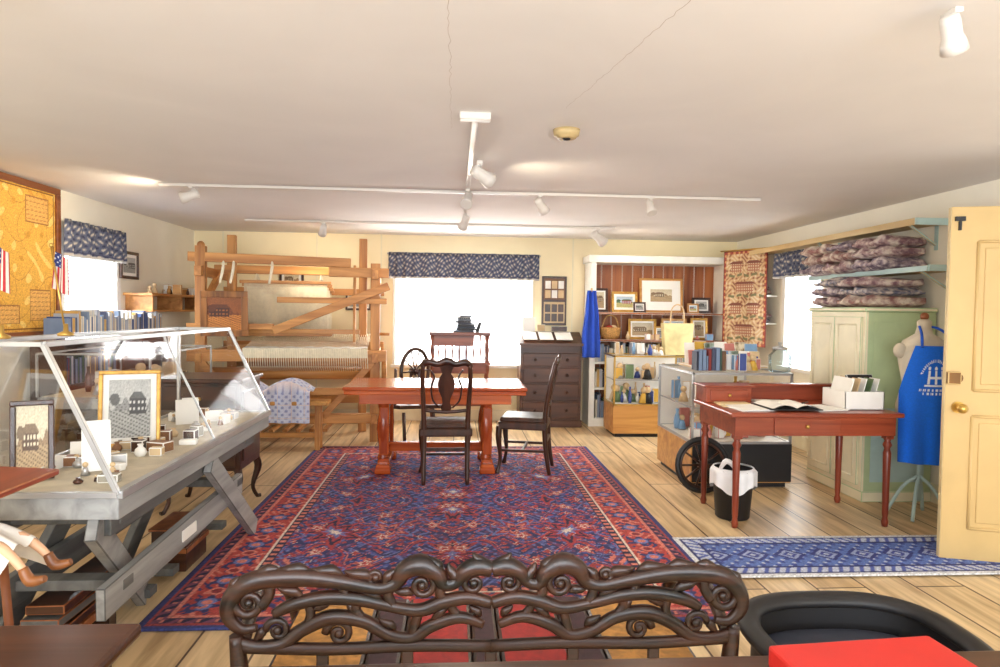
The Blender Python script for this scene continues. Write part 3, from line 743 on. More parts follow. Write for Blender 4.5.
# trash can
b=B('trash_can')
b.lathe((1.95,4.50,0),[(.105,0),(.115,.01),(.14,.33),(.146,.34),(.138,.34),(.11,.02)],BLACK,24)
BAG=M('bag_white',(240,240,242),.4,var=.04)
def bagf(u,v):
    a=2*pi*u
    z=.345-(.13+.03*math.sin(a*3+1))*max(0,v-.25)/.75 + (.01 if v<.25 else 0)
    r=.128+.06*v if v<.25 else .154+.006*math.sin(a*11)
    return (1.95+r*math.cos(a),4.50+r*math.sin(a),z)
b.sheet(bagf,60,6,BAG)
b.tube([(1.83,4.43,.36),(1.85,4.38,.42),(1.9,4.36,.38),(1.92,4.37,.30)],[.012,.02,.016,.008],BAG,8,smooth=4)
b.done()

# ------------------------------------------------------------ wardrobe cabinet
b=B('painted_cupboard')
xa,xb,ya,yb=3.10,3.655,4.84,5.62; Zt=1.45
b.bx(xa+.015,xb,ya,yb,.06,Zt,GREEN,.006).bx(xa,xb,ya-.01,yb+.01,0,.08,CREAM,.006).bx(xa-.02,xb,ya-.02,yb+.02,Zt,Zt+.035,CREAM,.01)
b.bx(xa,xa+.02,ya,yb,.08,Zt,CREAM,.002)
for y0_,y1_ in ((ya+.04,ya+.385),(ya+.395,yb-.04)):
    b.bx(xa-.018,xa,y0_,y1_,.12,Zt-.04,CREAM,.004)
    for z0_,z1_ in ((.18,.72),(.80,Zt-.10)):
        for (p,q) in (((y0_+.05,z0_),(y1_-.05,z0_)),((y1_-.05,z0_),(y1_-.05,z1_)),((y1_-.05,z1_),(y0_+.05,z1_)),((y0_+.05,z1_),(y0_+.05,z0_))):
            b.tube([(xa-.018,p[0],p[1]),(xa-.018,q[0],q[1])],.007,CREAM,6)
b.ball((xa-.035,ya+.36,.8),.014,BRASS,8)
b.bx(xa+.06,xb-.06,ya-.004,ya,.15,.72,TEAL,.002).bx(xa+.06,xb-.06,ya-.004,ya,.80,Zt-.08,GREEN,.002)
b.done()
BLK=[art('throw_a',(124,92,100),(176,150,148),(214,200,190),18),art('throw_b',(104,90,106),(156,140,148),(204,190,186),22),art('throw_c',(142,98,94),(186,160,148),(220,206,190),16),art('throw_d',(98,102,124),(168,158,158),(214,204,196),24)]
def blankets(name,x0,x1,y0,y1,z,hts,stk):
    b=B(name)
    for s_ in range(stk):
        yc=y0+(y1-y0)*(s_+.5)/stk; zz=z
        for k,t0 in enumerate(hts):
            t=t0*random.uniform(.92,1.06); m=random.choice(BLK); dx=random.uniform(-.03,.015); w_=(y1-y0)/stk*random.uniform(.93,1.04)
            def f(u,v,zz=zz,t=t,dx=dx,yc=yc,w_=w_,sd=random.random()*6,k=k):
                a=2*pi*u; n=.45
                cx_=math.copysign(abs(math.cos(a))**n,math.cos(a)); cz_=math.copysign(abs(math.sin(a))**.8,math.sin(a))
                e=(1-abs(2*v-1)**6*.5)
                zz_=zz+t/2+t/2*cz_*e+(.014*math.sin(v*9+sd)+.008*math.sin(a*3+sd)+.006*math.sin(v*23+a*2) if cz_>0 else 0)
                return ((x0+x1)/2+dx+(x1-x0)/2*cx_*(.9+.1*e)*(1+.06*math.sin(v*9+sd)),yc+w_*(v-.5)+.015*math.sin(a*2+sd),zz_)
            b.sheet(f,34,22,m)
            for v_ in (0,1): b.poly([f(u/34,v_) for u in range(34)],m)
            b.tube([(x0+dx-.004,yc+w_*(q/6-.5)*.96,zz+t*.5+.008*math.sin(q*2.1)) for q in range(7)],t*.20,m,8,smooth=2)
            zz+=t*.97
    return b.done()
blankets('blanket_stack',3.13,3.62,4.90,5.62,1.487,(.085,.075,.07),2)
SHW=wood('shelf_oak',(218,194,144),(192,160,108),.5,'y')
b=B('mounted_shelf'); b.bx(3.36,XR,4.55,6.15,1.755,1.775,SHW,.003).bx(3.35,3.36,4.55,6.15,1.745,1.785,TEAL)
for y in (4.7,6.05):
    b.beam((3.42,y,1.75),(XR-.01,y,1.60),.02,.02,TEAL); b.bx(XR-.01,XR,y-.015,y+.015,1.55,1.75,TEAL)
b.bx(3.36,XR,4.535,4.55,1.745,1.79,TEAL); b.done()
blankets('blanket_stack',3.28,3.64,4.95,6.12,1.777,(.10,.085,.085),3)
b=B('mounted_shelf'); b.bx(3.40,XR,4.75,8.05,2.12,2.145,SHW,.003).bx(3.39,3.40,4.75,8.05,2.10,2.15,SHW)
b.bx(3.39,XR,4.735,4.75,2.10,2.15,TEAL)
for y in (4.9,6.2,7.9): b.beam((3.46,y,2.115),(XR-.01,y,1.97),.02,.02,TEAL); b.bx(XR-.01,XR,y-.015,y+.015,1.93,2.115,TEAL)
b.done()
b=B('linen_shelf')
for z in (1.30,1.62): b.bx(3.50,XR,7.42,8.0,z,z+.02,WHITE,.003)
b.bx(3.50,XR,7.98,8.0,1.2,1.9,WHITE); b.done()
blankets('folded_linens',3.53,3.65,7.5,7.9,1.322,(.06,.06),1); blankets('folded_linens',3.53,3.65,7.5,7.9,1.642,(.06,.06),1)

# tapestry
def tap(X,Y):
    w,h=.58,1.12; col=base(X,(200,168,128)); u=np.abs(X);m=np.minimum(w/2-u,h/2-np.abs(Y))
    n=np.sin(X*62+np.sin(Y*40)*2)*np.sin(Y*66+np.sin(X*43)*2)
    setc(col,n>.25,(176,132,100));setc(col,n>.7,(134,90,72));setc(col,n<-.55,(214,194,162))
    for i,y0 in enumerate((-.38,-.13,.12,.36)):
        for sx in ((-1,1) if i%2 else (0,)):
            k=(np.abs(X-sx*.12)<.075+.05*(sx==0))&(np.abs(Y-y0)<.05); setc(col,k,(166,112,88)); setc(col,k&(((X*70)%2)<1)&(((Y*60)%2)<1.2),(212,190,160))
            k2=(np.abs(X-sx*.12)<.11+.05*(sx==0)-(Y-y0-.05)*1.8)&(Y-y0>=.05)&(Y-y0<.08); setc(col,k2,(124,74,62))
        setc(col,(np.abs(Y-y0+.085+.01*np.sin(X*30))<.014)&(np.sin(X*60)>-.6),(120,116,84))
    setc(col,m<.035,(154,72,60)); setc(col,(m<.035)&(np.sin(X*90)*np.sin(Y*90)>.2),(204,150,100)); setc(col,m<.008,(110,44,40)); return col
ang=math.atan2(7.4-7.9,3.5-3.22)
painted('woven_tapestry',.58,1.12,130,240,tap,(3.37,7.60,1.60),(pi/2,0,ang),disp=lambda X,Y:.012*np.sin(X*16+Y),thick=.006)
b=B('tapestry_rod'); b.cyl((3.2,7.9,2.17),(3.54,7.34,2.17),.01,BRASS,seg=8); b.done()

# ------------------------------------------------------------ dress form + apron
b=B('dress_form')
cx,cy=3.28,4.46
FB=M('form_linen',(214,202,180),.7)
b.lathe((cx,cy,0),[(.06,.70),(.17,.72),(.175,.80),(.135,.95),(.165,1.10),(.175,1.17),(.14,1.25),(.06,1.30),(.048,1.34),(.05,1.385),(.03,1.40)],FB,28,1,.72)
b.ball((cx,cy,1.42),.028,BRNZ,10)
b.cyl((cx,cy,.12),(cx,cy,.72),.014,TEAL)
for k in range(4):
    a=pi/4+k*pi/2; b.tube([(cx,cy,.30),(cx+.10*math.cos(a),cy+.10*math.sin(a),.2),(cx+.19*math.cos(a),cy+.19*math.sin(a),.012)],.012,TEAL,8,smooth=4)
for sg in (-1,1): b.ball((cx+sg*.17,cy,1.18),.045,FB,12,(1,.9,1.2))
b.done()
def apc(X,Y):
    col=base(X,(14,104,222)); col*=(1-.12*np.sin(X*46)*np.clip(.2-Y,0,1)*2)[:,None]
    wh=(240,245,252); zc=Y-.19
    for x_ in (-.055,0,.055): setc(col,(np.abs(X-x_)<.009)&(np.abs(zc)<.045),wh)
    setc(col,(np.abs(zc)<.008)&(X>-.05)&(X<.05),wh)
    for x_ in (-.055,0,.055): setc(col,np.hypot(X-x_,zc-.062)<.012,wh)
    setc(col,(np.abs(X)<.08)&(np.abs(zc+.055)<.006),wh)
    arc=np.hypot(X,zc); th=np.arctan2(zc,X)
    setc(col,(np.abs(arc-.115)<.010)&(zc>.02)&(np.sin(th*46)>-.3)&(np.sin(th*103)>-.6),wh)
    for k,(y0,w_) in enumerate(((-.085,.11),(-.11,.085))): setc(col,(np.abs(zc-y0)<.008)&(np.abs(X)<w_)&(np.sin(X*230+k)>-.2)&(np.sin(X*517)>-.7),wh)
    return col
def apd(X,Y):
    t=np.clip((Y+.405)/.81,0,1)
    half=np.where(t>.62,.24*(1-.45*(t-.62)/.38),.245)
    Xs=X/.25*half; R=.195+.02*(1-t); a=Xs/R
    return (R*np.sin(a),Y,R*np.cos(a)*.80+.012*np.sin(X*46)*np.clip(.45-t,0,1)*2)
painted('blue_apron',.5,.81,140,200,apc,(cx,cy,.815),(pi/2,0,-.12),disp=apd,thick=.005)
b=B('apron_neck_strap')
for sg in (-1,1): b.tube([(cx+sg*.115,cy-.145,1.21),(cx+sg*.09,cy-.10,1.30),(cx+sg*.055,cy-.03,1.345),(cx,cy+.05,1.35)],.009,BLUEC,6,smooth=4)
b.done()

# ------------------------------------------------------------ left slanted display case
b=B('slanted_display_case')
xf,xt0,xk=-1.18,-1.43,-1.74; y0_,y1_=2.42,4.33; zb,zt=.75,1.28
b.bx(xk,xf,y0_,y1_,.66,.745,GREY,.004); 
CF=M('case_floor',(206,196,174),.7,var=.08,scale=10); b.bx(xk+.02,xf-.02,y0_+.02,y1_-.02,.745,.752,CF)
def fr(p,q,w=.018): b.beam(p,q,w,w,METAL,.002)
for y in (y0_,y1_):
    fr((xf,y,zb),(xt0,y,zt)); fr((xt0,y,zt),(xk,y,zt)); fr((xk,y,zt),(xk,y,zb)); fr((xk,y,zb),(xf,y,zb),.022)
    b.poly([(xf,y,zb),(xt0,y,zt),(xk,y,zt),(xk,y,zb)],GLASS)
for (x,z,w) in ((xf,zb,.03),(xt0,zt,.02),(xk,zt,.02),(xk,zb,.02)): fr((x,y0_,z),(x,y1_,z),w)
ym=(y0_+y1_)/2
fr((xf,ym,zb),(xt0,ym,zt),.010); fr((xt0,ym,zt),(xk,ym,zt),.010)
b.poly([(xf,y0_,zb),(xf,y1_,zb),(xt0,y1_,zt),(xt0,y0_,zt)],GLASS); b.poly([(xt0,y0_,zt),(xt0,y1_,zt),(xk,y1_,zt),(xk,y0_,zt)],GLASS)
b.poly([(xk,y0_,zt),(xk,y1_,zt),(xk,y1_,zb),(xk,y0_,zb)],GLASS)
b.done()
b=B('trestle_stand')
GD=wood('grey_stand_dark',(112,112,110),(78,78,76),.6,'y')
b.beam((-1.27,2.5,.615),(-1.27,4.25,.615),.05,.08,GD); b.beam((-1.66,2.5,.615),(-1.66,4.25,.615),.05,.08,GD)
b.beam((-1.26,2.45,.34),(-1.26,4.0,.38),.035,.12,GREY); b.beam((-1.65,2.45,.34),(-1.65,4.0,.38),.035,.12,GD)
b.beam((-1.27,2.42,.64),(-1.48,3.26,.035),.04,.11,GREY); b.beam((-1.22,3.40,.64),(-1.25,4.24,.035),.04,.11,GREY)
for ys in (2.30,3.33): b.beam((-1.70,ys+.9,.64),(-1.70,ys+.15,.05),.04,.10,GD)
for y,z in ((2.6,.62),(4.1,.62),(3.24,.06),(3.95,.40),(4.22,.06),(2.62,.36),(2.5,.06),(3.5,.06)): b.beam((-1.72,y,z),(-1.24 if z>.3 else -1.42,y,z),.08,.04,GD)
b.beam((-1.66,2.42,.04),(-1.66,4.3,.04),.04,.08,GD)
b.box((-1.238,3.2,.36),(.006,.16,.05),PAPER)
b.done()
pic('framed_photograph',(-1.52,3.22,.757),.26,.36,.35,.22,GOLD,.018,'bw',.025)
pic('framed_photograph',(-1.58,2.60,.757),.14,.30,.5,.15,DARKW,.02,'sep')
b=B('document_card')
b.box((-1.42,2.74,.86),(.10,.004,.20),PAPER,(-.25,0,.5)); b.done()
b=B('label_cards')
for (x,y,w_,h_,rz) in ((-1.5,3.85,.12,.14,.4),(-1.40,3.95,.07,.06,.3),(-1.62,3.0,.08,.07,.3),(-1.6,4.15,.09,.11,.4)):
    b.box((x,y,.755+h_/2),(w_,.004,h_),PAPER,(-.25,0,rz))
b.done()
knick('museum_artifacts',-1.66,-1.28,2.55,4.2,.753,80,.055,[PAPER,CARDT,METAL,M('stone_grey',(150,144,130),.7),M('brown_pottery',(140,96,62),.5),DARKW,CARDT])
def flag(name,x,y,z,rz,lean):
    b=B(name); b.cyl((0,0,0),(lean,0,.36),.004,BRASS,seg=8).lathe((0,0,0),[(.03,0),(.03,.01),(.01,.02),(.008,.05)],BRASS,14).ball((lean,0,.37),.010,BRASS,8)
    o=b.done(loc=(x,y,z),rot=(0,0,rz))
    def f(X,Y):
        col=base(X,(226,218,206)); st=np.floor((X+.045)/.09*9); setc(col,st%2==0,(172,44,50))
        setc(col,(X<.0)&(Y>.02),(44,54,110)); setc(col,(X<.0)&(Y>.02)&(np.sin(X*300)*np.sin(Y*300)>.6),(220,220,220)); return col
    painted('flag_cloth',.075,.15,40,60,f,(lean*.8+.028,0,.255),(pi/2,0,0),disp=lambda X,Y:(X*(.6+.5*np.clip(.08-Y,0,1)*3)+.04*(Y-.08),Y-.4*X,.014*np.sin(X*90)),thick=.001,parent=o)
    return o
flag('small_flag',-1.60,2.86,1.291,.15,-.05); flag('small_flag',-1.66,2.56,1.291,.3,-.03)

# map on left wall
def mapf(X,Y):
    w,h=1.3,1.1
    col=base(X,(222,170,72))
    a=np.abs(np.sin(X*9+np.sin(Y*7)*1.5)); setc(col,a<.02,(176,120,56)); a=np.abs(np.sin(Y*11+np.sin(X*8)*1.8)); setc(col,a<.025,(170,112,54))
    a=np.abs(np.sin(X*31+np.sin(Y*27)*2.5)); setc(col,a<.05,(206,150,70))
    n=np.sin(X*21+np.sin(Y*13)*2)*np.sin(Y*19+np.cos(X*11)*2); setc(col,n>.8,(206,150,58)); setc(col,n<-.75,(238,202,114))
    for (px,py,pw,ph) in ((.42,.38,.14,.1),(-.45,.36,.12,.13),(.45,-.35,.13,.12),(0,-.42,.2,.07)):
        k=(np.abs(X-px)<pw)&(np.abs(Y-py)<ph); setc(col,k,(222,170,92)); e=k&((pw-np.abs(X-px)<.006)|(ph-np.abs(Y-py)<.006)); setc(col,e,(150,100,52)); setc(col,k&(np.sin(Y*190)>.6)&(np.sin(X*130+Y*900)>-.3),(176,122,64))
    m=np.minimum(w/2-np.abs(X),h/2-np.abs(Y)); setc(col,(m>.02)&(m<.03),(130,80,36))
    return col*(1+.07*rng.randn(len(X),1))
b=B('wall_map'); FRM=wood('map_frame_oak',(150,88,40),(106,56,24),.4,'y')
yc,zc=4.97,1.76
b.bx(XL,XL+.04,yc-.70,yc+.70,zc-.60,zc-.55,FRM,.005).bx(XL,XL+.04,yc-.70,yc+.70,zc+.54,zc+.59,FRM,.005).bx(XL,XL+.04,yc-.70,yc-.65,zc-.55,zc+.54,FRM,.005).bx(XL,XL+.04,yc+.65,yc+.70,zc-.55,zc+.54,FRM,.005)
o=b.done(loc=(0,0,0))
painted('map_sheet',1.3,1.1,260,220,mapf,(XL+.02,yc,zc),(pi/2,0,pi/2),thick=.004,parent=o)

# left-wall bookshelf
b=B('low_bookshelf'); b.bx(XL+.07,-2.92,5.2,7.0,1.11,1.14,DARKX,.004).bx(XL+.07,XL+.09,5.2,7.0,0,1.11,DARKX)
for z in (.05,.42,.78): b.bx(XL+.09,-2.93,5.2,7.0,z,z+.025,DARKX)
for y in (5.2,6.08,6.97): b.bx(XL+.09,-2.92,y,y+.03,0,1.11,DARKX)
b.done()
bl=[bookcols[i] for i in (0,7,10,9,3,9,6,7,5)]
books('shelved_books',5.3,6.95,-3.04,1.141,.18,.15,.24,'y',bl); books('shelved_books',5.25,6.05,-3.03,.806,.18,.18,.26,'y'); books('shelved_books',6.13,6.9,-3.03,.446,.18,.18,.28,'y')
b=B('shuttle_rack'); b.bx(XL,XL+.28,6.75,8.3,1.52,1.545,PINEY,.003).bx(XL,XL+.28,6.75,8.3,1.36,1.38,PINEY,.003)
for y in (6.8,7.5,8.25): b.bx(XL,XL+.26,y,y+.025,1.36,1.53,PINEY)
b.done()
knick('shuttle_collection',XL+.05,XL+.24,6.85,8.2,1.546,16,.12,[CARDT,DARKW,PAPER,OAKX])
b=B('glass_top_case'); b.bx(-2.85,-2.1,4.75,5.9,.70,.78,GREY,.004)
for x in (-2.8,-2.15):
    for y in (4.8,5.85): b.beam((x,y,0),(x,y,.7),.05,.05,GREY)
b.bx(-2.83,-2.12,4.77,5.88,.78,.784,CF)
for x in (-2.85,-2.1):
    for y in (4.75,5.9): b.beam((x,y,.78),(x,y,1.08),.015,.015,METAL)
    b.beam((x,4.75,1.08),(x,5.9,1.08),.015,.015,METAL)
for y in (4.75,5.9): b.beam((-2.85,y,1.08),(-2.1,y,1.08),.015,.015,METAL)
b.poly([(-2.84,4.76,1.08),(-2.11,4.76,1.08),(-2.11,5.89,1.08),(-2.84,5.89,1.08)],GLASS); b.poly([(-2.84,4.757,.79),(-2.11,4.757,.79),(-2.11,4.757,1.07),(-2.84,4.757,1.07)],GLASS)
b.done()
knick('antique_collection',-2.75,-2.2,4.85,5.8,.785,24,.2,[PAPER,CARDT,METAL,DARKW,KC[2]])

# dark side cabinet
b=B('dark_side_cabinet')
xa,xb,ya,yb=-1.98,-1.45,4.62,5.08
b.bx(xa,xb,ya,yb,.30,.90,DARKW,.006).bx(xa-.02,xb+.02,ya-.02,yb+.02,.90,.93,DARKX,.008)
b.bx(xb,xb+.012,ya+.04,yb-.04,.36,.84,DARKW,.004)
for z in (.33,.52,.71): b.bx(xa+.03,xb-.03,ya-.012,ya,z,z+.17,DARKX,.005).ball(((xa+xb)/2,ya-.02,z+.085),.014,BRASS,8)
for sx,x in ((-1,xa+.04),(1,xb-.04)):
    for sy,y in ((-1,ya+.04),(1,yb-.04)):
        b.tube([(x,y,.34),(x+sx*.03,y+sy*.03,.24),(x,y,.10),(x+sx*.02,y+sy*.02,.02),(x+sx*.04,y+sy*.04,.004)],[.03,.028,.015,.014,.02],DARKW,8,smooth=4)
b.done()

# ------------------------------------------------------------ foreground settee
SW=wood('carved_walnut',(62,31,18),(13,7,5),.34,'x',26)
b=B('carved_settee')
def cm(x,z,y=0): return (x/100,y,z/100)
def both(pts,r,sm=5,seg=8,y=0,flat=.8):
    for sg in (-1,1):
        b.tube([cm(sg*x,z,y) for x,z in pts],r,SW,seg,smooth=sm,flat=flat)
def spiral(cx_,cz_,r0,turns,start,sg,dirn=1,rad=.010):
    n=int(turns*14); pts=[];rr=[]
    for i in range(n+1):
        t=i/n; a=start+dirn*2*pi*turns*t; r=r0*(1-.85*t)
        pts.append(cm(sg*(cx_+r*math.cos(a)),cz_+r*math.sin(a))); rr.append(rad*(1-.4*t))
    b.tube(pts,rr,SW,8,flat=.9)
    b.ball(cm(sg*cx_,cz_),.012,SW,10)
def leaf(x,z,l,w_,a,sg):
    dx,dz=math.cos(a)*l/2,math.sin(a)*l/2
    b.tube([cm(sg*(x-dx),z-dz),cm(sg*(x-dx*.3-dz*.15),z-dz*.3+dx*.15),cm(sg*(x+dx*.4),z+dz*.4),cm(sg*(x+dx),z+dz)],[.003,w_,w_*.8,.002],SW,8,smooth=4,flat=.8)
both([(0,76.5),(3.5,77.5),(7,76),(9,73.5),(12,73),(14,76),(18,78),(22,76.5),(24,73.5),(28,72.2),(35,73.5),(44,75),(53,75.2),(60,74),(64,70.5),(65,66),(62,62.5),(58,62.8)],[.020,.026,.022,.016,.018,.024,.030,.024,.018,.018,.020,.024,.026,.026,.023,.020,.015,.010])
both([(0,68),(6,69.5),(12,68.5),(18,66.5),(25,67.5),(33,69.5),(41,70),(49,68.5),(54,66)],[.016,.019,.020,.018,.016,.019,.020,.018,.012])
both([(2,62.5),(8,64.5),(15,62.5),(20,59.5),(26,60.5),(32,64),(40,65),(47,62),(52,58.5),(58,58),(63,59.5)],[.012,.017,.018,.017,.017,.019,.021,.018,.018,.018,.014])
both([(12,74),(13,71),(12,69)],.014); both([(24,74),(26,71),(25,68)],.014); both([(56,75),(55,71.5),(57,68)],.014); both([(36,74),(37,72),(36,70)],.013)
both([(8,64.5),(10,67),(9,69.5)],.012); both([(32,64),(34,67),(33,69.5)],.014); both([(20,59.5),(19,63.5),(18,67)],.013); both([(46,62.5),(45,66),(46,69.5)],.012)
for sg in (-1,1):
    spiral(60,69,4.2,1.6,pi/2,sg,-1,.013); spiral(17.5,72.8,3.4,1.5,pi/2,sg,1,.011); spiral(38,61,3.4,1.5,0,sg,1,.011); spiral(4.5,73.2,2.8,1.4,pi/2,sg,-1,.010); spiral(29,75,2,1.3,-pi/2,sg,1,.009); spiral(53,62,3,1.4,0,sg,1,.010)
    for (lx,lz,ll,lw,la) in ((3,79.5,6,.016,.9),(10,76.5,6,.015,1.2),(14.5,79,6,.016,.9),(20.5,79.2,6,.016,-.5),(26,75.5,6,.014,-.9),(33,76.5,8,.016,.3),(41,77.5,8,.016,.2),(49,78,8,.016,.1),(56,77.6,7,.015,-.2),(63.5,74,6,.014,-1.0),(30,71.5,6,.014,.5),(42,69,6,.014,-.4),(50,72.5,7,.015,.4),(22,72,5,.013,.2),(13,66.5,5,.013,-.6),(26,64,5,.013,.6),(57,62,5,.013,-.7),(35,68,5,.012,1.2),(4,67,4,.012,.8)): leaf(lx,lz-1,ll,lw,la,sg)
    b.tube([cm(sg*63,61),cm(sg*62,50),cm(sg*61,42),cm(sg*60,25),cm(sg*61,0)],[.018,.024,.026,.02,.022],SW,8,smooth=4)
    b.tube([(sg*.61,0,.60),(sg*.64,.2,.62),(sg*.65,.42,.60),(sg*.62,.5,.5),(sg*.6,.52,.40)],[.016,.02,.024,.02,.02],SW,8,smooth=5)
    b.tube([(sg*.59,.54,.38),(sg*.61,.58,.28),(sg*.585,.55,.12),(sg*.60,.59,.0)],[.035,.03,.016,.024],SW,8,smooth=5)
both([(0,57),(20,57.5),(40,57),(63,58)],.017)
for x in (-.42,-.21,0,.21,.42): b.beam((x,0,.57),(x,0,.42),.03,.015,SW)
b.bx(-.62,.62,-.02,.60,.33,.395,SW,.01)
U1=M('red_damask',(176,34,30),.7,var=.15,scale=30); U2=M('gold_damask',(200,144,72),.7,var=.18,scale=30); U3=M('dark_damask',(66,34,44),.7,var=.18,scale=30)
xs=[-.6,-.34,-.24,-.04,.04,.24,.34,.6]; ms=[U2,U3,U1,U3,U1,U3,U2]
for i in range(7): b.bx(xs[i],xs[i+1],.02,.58,.39,.445,ms[i],.012)
b.done(loc=(.10,1.66,.0),rot=(0,0,0))

# photographer's desk in front
b=B('reception_desk')
b.bx(-.62,1.35,.62,1.255,.715,.75,DARKX,.008).bx(-.56,1.29,.66,1.215,.60,.715,DARKX,.004)
for x in (-.55,1.28):
    for y in (.68,1.2): b.lathe((x,y,0),[(.02,0),(.03,.05),(.02,.1),(.03,.4),(.035,.6)],DARKW,12)
b.done()
REDM=M('red_folder',(200,38,30),.5,var=.04)
b=B('red_portfolio'); b.box((.78,1.07,.773),(.34,.30,.042),REDM,(0,0,.08),.006).box((.78,1.07,.768),(.33,.305,.02),PAPER,(0,0,.08)); b.done()
b=B('barrel_chair')
NV=M('navy_leather',(58,62,76),.5,var=.15)
c=Vector((1.12,1.72,0))
def rc(a,r=1.0): # rounded-square plan
    k=.72; ca,sa=math.cos(a),math.sin(a)
    return (c.x+.285*r*math.copysign(abs(ca)**k,ca),c.y+.23*r*math.copysign(abs(sa)**k,sa))
arc=[(*rc(a),.535+.012*math.sin(a)) for a in [(-40+260*i/22)*pi/180 for i in range(23)]]
b.tube(arc,[.014]+[.020]*21+[.014],BLACK,10,smooth=2,flat=1.7)
b.sheet(lambda u,v:(*rc((-38+256*u)*pi/180,.97),.53-.10*v),40,3,BLACK)
b.sheet(lambda u,v:(*rc(2*pi*u,.90*v+.001),.485-.02*v**4),40,6,NV)
b.sheet(lambda u,v:(*rc(2*pi*u,.90),.465-.06*v),40,1,NV)
for k in range(4):
    a=pi/4+k*pi/2; b.cyl((c.x+.19*math.cos(a),c.y+.16*math.sin(a),.44),(c.x+.24*math.cos(a),c.y+.21*math.sin(a),0),.02,BLACK)
b.beam((c.x-.2,c.y,.41),(c.x+.2,c.y,.41),.3,.03,BLACK)
b.done()

# left foreground: low table, doll in high chair
b=B('low_dark_table')
b.bx(-1.75,-.78,1.22,1.72,.585,.62,DARKX,.012).bx(-1.7,-.83,1.27,1.67,.50,.585,DARKX,.005)
for x in (-1.68,-.85):
    for y in (1.29,1.66): b.lathe((x,y,0),[(.02,0),(.03,.1),(.02,.15),(.032,.35),(.03,.51)],DARKW,12)
b.done()
b=B('doll_high_chair')
hx_,hy_=-1.52,2.08
for sx in (-1,1):
    for sy in (-1,1): b.cyl((hx_+sx*.13,hy_+sy*.13,0),(hx_+sx*.10,hy_+sy*.10,.66),.013,BRNZ,seg=10)
    b.cyl((hx_-.11,hy_+sx*.11,.66),(hx_-.15,hy_+sx*.11,1.02),.013,BRNZ,seg=10)
    b.beam((hx_-.12,hy_+sx*.115,.83),(hx_+.14,hy_+sx*.115,.86),.025,.018,BRNZ)
    b.beam((hx_-.12,hy_+sx*.125,.25),(hx_+.12,hy_+sx*.125,.25),.016,.016,BRNZ)
b.box((hx_,hy_,.665),(.27,.26,.025),BRNZ,None,.006); b.box((hx_+.14,hy_,.885),(.22,.30,.02),wood('tray_red',(146,64,38),(104,40,26),.4,'y'),(0,.05,0),.005)
for k in range(4): b.cyl((hx_-.115,hy_-.08+.053*k,.67),(hx_-.15,hy_-.08+.053*k,1.0),.006,BRNZ,seg=8)
b.beam((hx_-.15,hy_-.13,1.0),(hx_-.15,hy_+.13,1.0),.02,.04,BRNZ)
b.done()
b=B('porcelain_doll')
SK=M('doll_skin',(220,172,134),.5,var=.05); HR=M('doll_hair',(70,40,24),.7,var=.2); DS=M('doll_dress',(234,228,216),.85,var=.05,scale=20)
dx,dy,dz=hx_-.02,hy_,.68
b.lathe((dx,dy,dz),[(.11,0),(.10,.05),(.06,.13),(.065,.18),(.05,.22),(.018,.235),(.018,.26)],DS,18,1,.9)
b.sheet(lambda u,v:(dx+.02+.23*v,dy+(u-.5)*(.17+.12*v),dz+.085+.02*math.sin(pi*v)+.012*math.sin(u*20)-.07*v-.14*(abs(u-.5)*2)**3),24,8,DS)
SHO=wood('doll_shoe',(150,92,48),(100,56,28),.4)
for sg in (-1,1):
    b.tube([(dx+.04,dy+sg*.035,dz+.035),(dx+.19,dy+sg*.045,dz+.03),(dx+.25,dy+sg*.055,dz-.005),(dx+.29,dy+sg*.06,dz-.05)],[.022,.016,.014,.011],SK,10,smooth=4)
    b.tube([(dx+.282,dy+sg*.06,dz-.035),(dx+.305,dy+sg*.062,dz-.072),(dx+.35,dy+sg*.066,dz-.064)],[.014,.018,.010],SHO,10,smooth=4)
    b.tube([(dx,dy+sg*.055,dz+.19),(dx+.03,dy+sg*.085,dz+.12),(dx+.10,dy+sg*.06,dz+.085)],[.024,.022,.013],DS,10,smooth=4)
    b.ball((dx+.11,dy+sg*.058,dz+.082),.014,SK,8)
    b.ball((dx+.052,dy+sg*.02,dz+.315),.006,BLACK,8)
b.ball((dx,dy,dz+.31),.055,SK,16,(1,.92,1.15)); b.ball((dx-.012,dy,dz+.325),.06,HR,16,(1,1,1.1)); b.ball((dx+.055,dy,dz+.30),.007,SK,8); b.box((dx+.052,dy,dz+.282),(.006,.018,.004),M('lip',(180,70,70),.5))
b.done()
b=B('stacked_boards')
for k in range(4): b.box((-1.54,2.80+.02*k,.13+.045*k),(.14,.55,.035),[BRNZ,DARKX,GD,DARKX][k],(0,0,.03*(k%2)),.004)
b.bx(-1.60,-1.48,2.60,2.66,.0,.112,DARKW).bx(-1.60,-1.48,2.95,3.01,.0,.112,DARKW)
b.done()
B('wooden_crate').bx(-1.60,-1.42,3.62,3.92,.0,.22,DARKX,.006).bx(-1.61,-1.41,3.61,3.93,.10,.13,BRNZ,.003).bx(-1.61,-1.41,3.61,3.93,.22,.235,BRNZ,.003).done()

